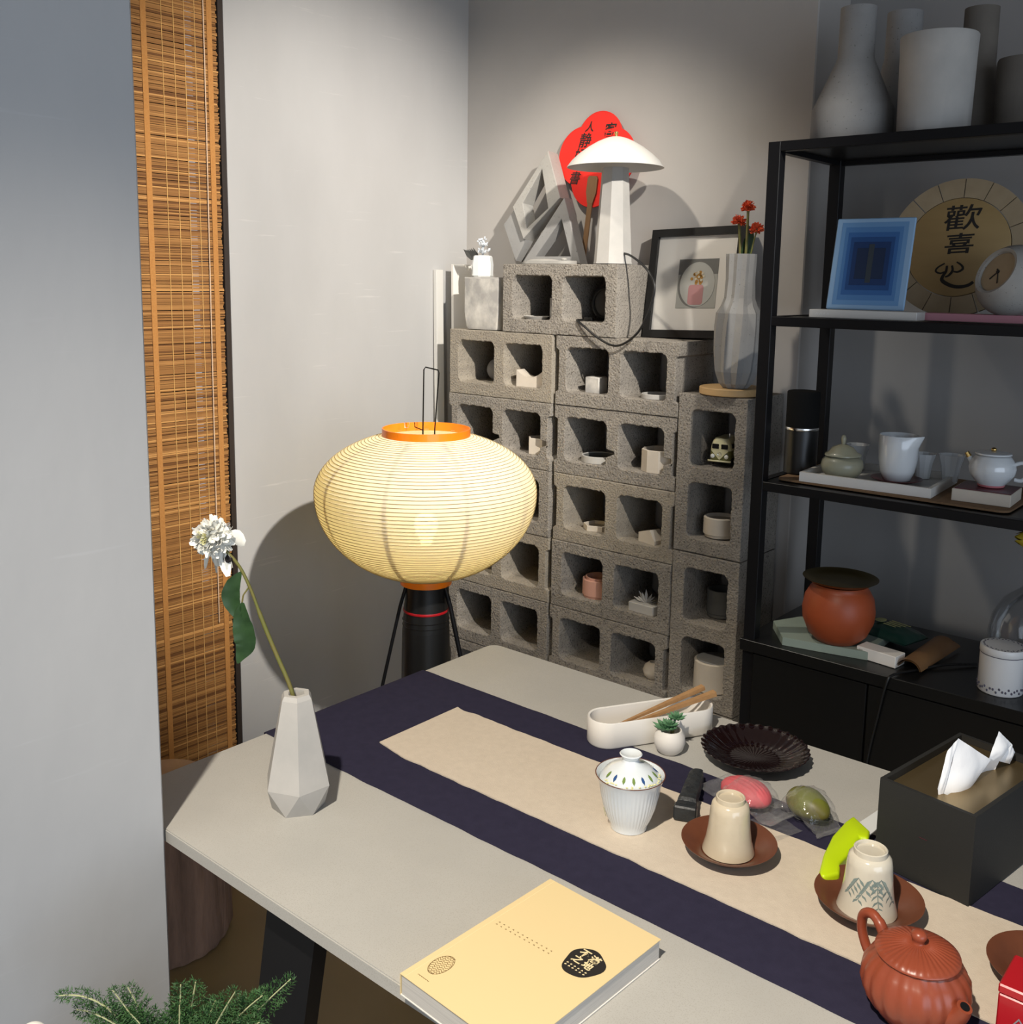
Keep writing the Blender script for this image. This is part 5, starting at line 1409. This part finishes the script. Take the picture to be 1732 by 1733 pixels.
small_cup('small white speckled cup behind the celadon jar on the tray', -.862, 2.226)
small_cup('small white speckled cup half hidden right behind the pitcher', -.716, 2.228, .95)
small_cup('small white speckled cup standing free between pitcher and white teapot', -.662, 2.236)
t = thing('tile_block', 'cream tile block with a maroon top under the white teapot', 'block', (-.556, 2.123, MZ), (0, 0, R(3)))
obj('tile', mbox((-.054, -.050, 0), (.054, .050, .0245), .001), 'cast_concrete_cream', t)
obj('maroon_top', mbox((-.050, -.047, .0247), (.0525, .0485, .0262)), 'maroon', t)
wt = thing('porcelain_teapot', 'white lobed porcelain teapot with gold knob and blushed foot', 'teapot', (-.552, 2.133, MZ+.0268), (0, 0, R(12)))
lob = lambda r, z, a_: r*(1+.035*(abs(math.cos(a_*4))-.5)*max(0, 1-abs(z-.032)/.034))
obj('body', lathe([(0, .001), (.021, 0), (.023, .003), (.033, .013), (.0415, .026), (.0435, .038), (.0405, .051), (.034, .060), (.0310, .0635), (.0300, .0635), (0, .061)], 96, fn=lob), 'speckled_porcelain', wt, 50)
obj('foot_blush', lathe([(.0225, 0), (.0245, .001), (.0258, .0045), (.0245, .005)], 48), 'blush', wt, 40)
lw_ = obj('lid', lathe([(.033, .0642), (.0345, .0652), (.0335, .0680), (.022, .0705), (0, .0715)], 48), 'speckled_porcelain', wt, 50)
obj('gold_knob', ellipsoid((0, 0, .0745), (.0055, .0055, .0042), None, 16, 10), 'brass', lw_, 60)
obj('handle', tube(spline([(.036, -.004, .046), (.052, -.006, .053), (.064, -.007, .047), (.064, -.007, .030), (.054, -.006, .018), (.041, -.005, .018)], 6), .0042, 12), 'speckled_porcelain', wt, 60)
obj('spout', tube([(-.034, 0, .044), (-.041, 0, .052), (-.044, 0, .057)], [.009, .006, .005], 14), 'speckled_porcelain', wt, 60)
obj('gold_spout_tip', tube([(-.0437, 0, .0565), (-.0490, 0, .0650)], [.0054, .0046], 14), 'brass', wt, 60)
t = thing('white_canister', 'white porcelain canister cut off by the right edge of the third shelf', 'jar', (-.470, 2.205, S3z))
obj('body', lathe([(0, 0), (.022, 0), (.024, .002), (.025, .06), (.023, .066), (0, .066)], 32), 'white_glaze', t, 40)

# ---- cabinet top
S4z = S4+.0006
o = obj('mint_slab', prism([(-.088, .060), (-.120, -.010), (-.055, -.098), (.040, -.078), (.120, -.060), (.112, .120), (.060, .128), (-.030, .110)], 0, .018, None, .001), 'mint_slab', None, None, (-.862, 2.108, S4z)); tag(o, 'many-sided mint green stone slab under the orange pot', 'slab')
oj = thing('orange_pot', 'round orange clay pot on the mint slab, covered with a brass plate', 'pot', (-.822, 2.075, S4z+.0186))
obj('body', lathe([(0, 0), (.042, 0), (.046, .002), (.062, .018), (.0745, .048), (.0765, .070), (.072, .098), (.062, .116), (.057, .122), (.058, .128), (.053, .128), (.05, .118), (0, .118)], 64), 'orange_clay', oj, 50)
o = obj('brass_plate', lathe([(0, .002), (.040, .0015), (.050, 0), (.066, .004), (.0785, .0115), (.0790, .0122), (.0775, .0122), (.064, .006), (.048, .0022), (0, .0035)], 64), 'dark_brass', None, 50, (-.822, 2.075, S4z+.1474)); tag(o, 'shallow brass plate covering the mouth of the orange pot', 'plate')
t = thing('tea_box', 'white carton box standing on the cabinet in front of the mint slab', 'box', (-.722, 2.066, S4z), (0, 0, R(-8)))
obj('carton', mbox((-.044, -.020, 0), (.044, .020, .025), .001), 'white_matte', t)
obj('printed_seal', mbox((-.039, -.0203, .012), (-.030, -.0200, .020)), 'cast_concrete', t)
t = thing('green_packet', 'dark green foil packet with gold print lying behind the white carton', 'packet', (-.742, 2.190, S4z+.0184), (R(0), 0, R(-14)))
def pkt(u, v): 
    x = -.060+.12*u; y = -.045+.09*v
    return Vector((x, y, .004+.020*(math.sin(PI*u)*math.sin(PI*v))**.5+.002*noise.noise(Vector((u*6, v*6, 3)))))
bm = sheet(pkt, 20, 14); box(bm, (-.058, -.043, 0), (.058, .043, .004)); pko = obj('foil', bm, 'dark_green_pack', t, 40)
bm = NB()
disc((-.034, .004), .012, .014, None, 20, .0245, .0006, bm)
for k in range(4): ribbon([(-.014, .016-.010*k), (.034-.006*k, .014-.010*k)], [.005, .003], .0255, .0006, bm)
obj('gold_print', bm, 'pack_print', pko)
t = thing('bamboo_scoop', 'brown half-round bamboo tea scoop lying on the cabinet top', 'tea scoop', (-.650, 2.150, S4z), (0, 0, R(87)))
def scoop(u, v):
    a_ = R(12+156*u); rr = .026*(1+.15*v); x = -.105+.21*v-(.030*math.sin(PI*u) if v > .99 else 0)
    return Vector((x, rr*math.cos(a_), rr*math.sin(a_)*.95))
def scoop2(u, v):
    p = scoop(u, v); return Vector((p.x, p.y*.88, p.z*.88))
bm = sheet(scoop, 14, 10); sheet(scoop2, 14, 10, bm)
bmesh.ops.remove_doubles(bm, verts=bm.verts[:], dist=.00001)
obj('shell', bm, 'bamboo_brown', t, 50)
cb0 = Vector((-.660, 2.02, S4z))
cbl = thing('black_cable', 'thin black cable drooping from the cabinet top over its front', 'cord', cb0)
obj('cable', tube(spline([Vector(p)-cb0 for p in ((-.560, 2.175, S4z+.0035), (-.605, 2.120, S4z+.006), (-.640, 2.060, S4z+.0035), (-.668, 1.998, S4z+.004), (-.676, 1.980, S4z-.012), (-.690, 1.982, .60), (-.705, 1.984, .50), (-.712, 1.984, .38))], 6), .0028, 8), 'rubber_cord', cbl, 60)
tcd = thing('tea_caddy', 'white cylindrical tea caddy with dark floral bands on the cabinet', 'caddy', (-.487, 2.072, S4z))
tcd.scale = (.95, .95, .95)
obj('body', lathe([(0, 0), (.042, 0), (.0435, .002), (.0435, .079), (.0425, .080), (0, .080)], 56), 'caddy_white', tcd, 40)
ldc = obj('lid', lathe([(.0438, .0815), (.0445, .0825), (.0445, .094), (.043, .0965), (.034, .0965), (0, .0975)], 56), 'caddy_white', tcd, 40)
obj('seam_line', lathe([(.0420, .0801), (.0438, .0801), (.0438, .0813), (.0420, .0813)], 48), 'caddy_print', tcd)
bm = NB()
for k in range(46):
    a_ = 2*PI*k/46; z_ = .012+.004*math.sin(k*2.3)
    p = Vector((.0437*math.cos(a_), .0437*math.sin(a_), z_)); ellipsoid(p, (.0022, .0022, .0028), bm, 6, 4, None)
obj('floral_band', bm, 'caddy_print', tcd)
bm = NB()
for k in range(40):
    a_ = 2*PI*k/40; p = Vector(((.037+.002*math.sin(k*3))*math.cos(a_), (.037+.002*math.sin(k*3))*math.sin(a_), .0966)); ellipsoid(p, (.0022, .0022, .0006), bm, 6, 4)
obj('floral_band', bm, 'caddy_print', ldc)
gv = thing('glass_vase', 'wide clear glass vase behind the tea caddy at the right edge', 'vase', (-.452, 2.228, S4z))
gp_ = [(0, .001), (.060, 0), (.085, .012), (.099, .040), (.1035, .075), (.098, .110), (.080, .145), (.050, .170), (.036, .190), (.040, .215)]
obj('shell', lathe(gp_+[(r-.003 if r > .003 else 0, z+.001) for r, z in gp_[::-1]], 64), 'clear_glass', gv, 60)
ty = thing('yellow_tulip', 'yellow tulip bloom leaning from the glass vase at the right edge', 'flower', (-.452, 2.228, S4z+.02))
obj('stem', tube(spline([(0, 0, 0), (.004, 0, .10), (.010, -.02, .20), (.0, -.05, .262), (-.004, -.062, .268)], 5), .003, 8), 'stem_green', ty, 60)
for k in range(5):
    a_ = 2*PI*k/5
    d_ = Vector((-.85, -.35, .05)).normalized(); s_ = d_.cross(Vector((0, 0, 1))).normalized(); u_ = s_.cross(d_)
    o_ = (s_*math.cos(a_)+u_*math.sin(a_)); p0 = Vector((-.004, -.062, .268))
    obj('petal', leaf([p0, p0+d_*.015+o_*.013, p0+d_*.034+o_*.015, p0+d_*.050+o_*.008], [.003, .011, .011, .001], tuple(o_), -.3), 'tulip_yellow', ty, 60)

# ================================================================== FERN in the near left corner
fn_ = thing('potted_fern', 'feathery green asparagus fern spreading across the lower left corner', 'potted plant', (-.875, .504, 0))
obj('plant_stand', lathe([(0, .0), (.12, .0), (.12, .02), (.03, .03), (.03, .40), (.11, .42), (.11, .44), (0, .44)], 32), 'black_metal', fn_, 40)
obj('pot', lathe([(0, .441), (.07, .441), (.075, .445), (.10, .60), (.102, .605), (.094, .605), (.09, .58), (0, .58)], 40), 'white_matte', fn_, 40)
def frond(bm, bms, base, tip, lift, width, n, side):
    base, tip = Vector(base), Vector(tip)
    P = []
    for i in range(n+1):
        f_ = i/n; p = base.lerp(tip, f_); p.z += lift*math.sin(PI*f_*.9)
        P.append(p)
    tube(P, [.0013*(1-.7*i/n)+.0003 for i in range(n+1)], 5, bms)
    for i in range(3, n+1):
        f_ = i/n; t = (P[i]-P[i-1]).normalized()
        s_ = t.cross(Vector(side)).normalized()
        wd = width*min(1, (f_-.06)*3.0)*(1-f_)**.75+.004
        for sg in (-1, 1):
            d_ = (s_*sg+t*.75+Vector((rnd.uniform(-.2, .2), rnd.uniform(-.2, .2), rnd.uniform(-.25, .2)))).normalized()
            nl = max(2, int(wd/.0032))
            for j in range(nl):
                q = P[i]+d_*wd*(j+.6)/nl
                for m_ in range(4):
                    e_ = (d_*.8+Vector((rnd.uniform(-1, 1), rnd.uniform(-1, 1), rnd.uniform(-.7, .9)))).normalized()*rnd.uniform(.003, .006)
                    w_ = e_.cross(Vector((rnd.uniform(-1, 1), rnd.uniform(-1, 1), 1))).normalized()*.0005
                    v = [bm.verts.new(x_) for x_ in (q-w_, q+w_, q+e_+w_*.4, q+e_-w_*.4)]
                    bm.faces.new(v)
f0_ = (-.860, .44, 0)
def FP(x, y, z): return (x+.875, y-.504, z)
def DP(x, y):      # x: metres to the right, y: metres up, in an upright plane facing the room
    return (-.875+x*.763, .504+x*.647, .656+y)
B1 = (-.875, .504, .60)
fr = []
for tx_, ty_, lf, wd in ((.112, .094, .012, .036), (.085, .078, .020, .040), (.060, .088, .012, .040), (.030, .086, .012, .040), (.0, .084, .012, .036), (-.035, .088, .012, .036), (-.060, .086, .015, .030),
                         (-.126, .064, .050, .016), (-.100, .045, .035, .032), (-.080, .055, .025, .036), (.090, .055, .02, .040), (.045, .065, .01, .040), (0, .065, .01, .040), (-.045, .060, .02, .040), (.100, .075, .012, .036), (.02, .05, .01, .04), (-.06, .04, .02, .04)):
    t_ = DP(tx_, ty_); fr.append((B1, (t_[0]+rnd.uniform(-.012, .012), t_[1]+rnd.uniform(-.012, .012), t_[2]), lf, wd))
bms = NB()
for b_, t_, lf, wd in fr:
    bm = NB(); frond(bm, bms, FP(*b_), FP(*t_), lf, wd, 44, (.62, -.74, .25))
    o = obj('frond', bm, 'fern_green', fn_); o['kind'] = 'stuff'
obj('stems', bms, 'fern_stem', fn_, 60)
obj('white_pompom', ellipsoid(FP(-.990, .406, .683), (.016, .016, .015)), 'petal_white', fn_, 60)
obj('pompom_stem', tube([FP(-.885, .495, .60), FP(-.94, .45, .65), FP(-.985, .412, .672)], .0015, 6), 'stem_green', fn_)
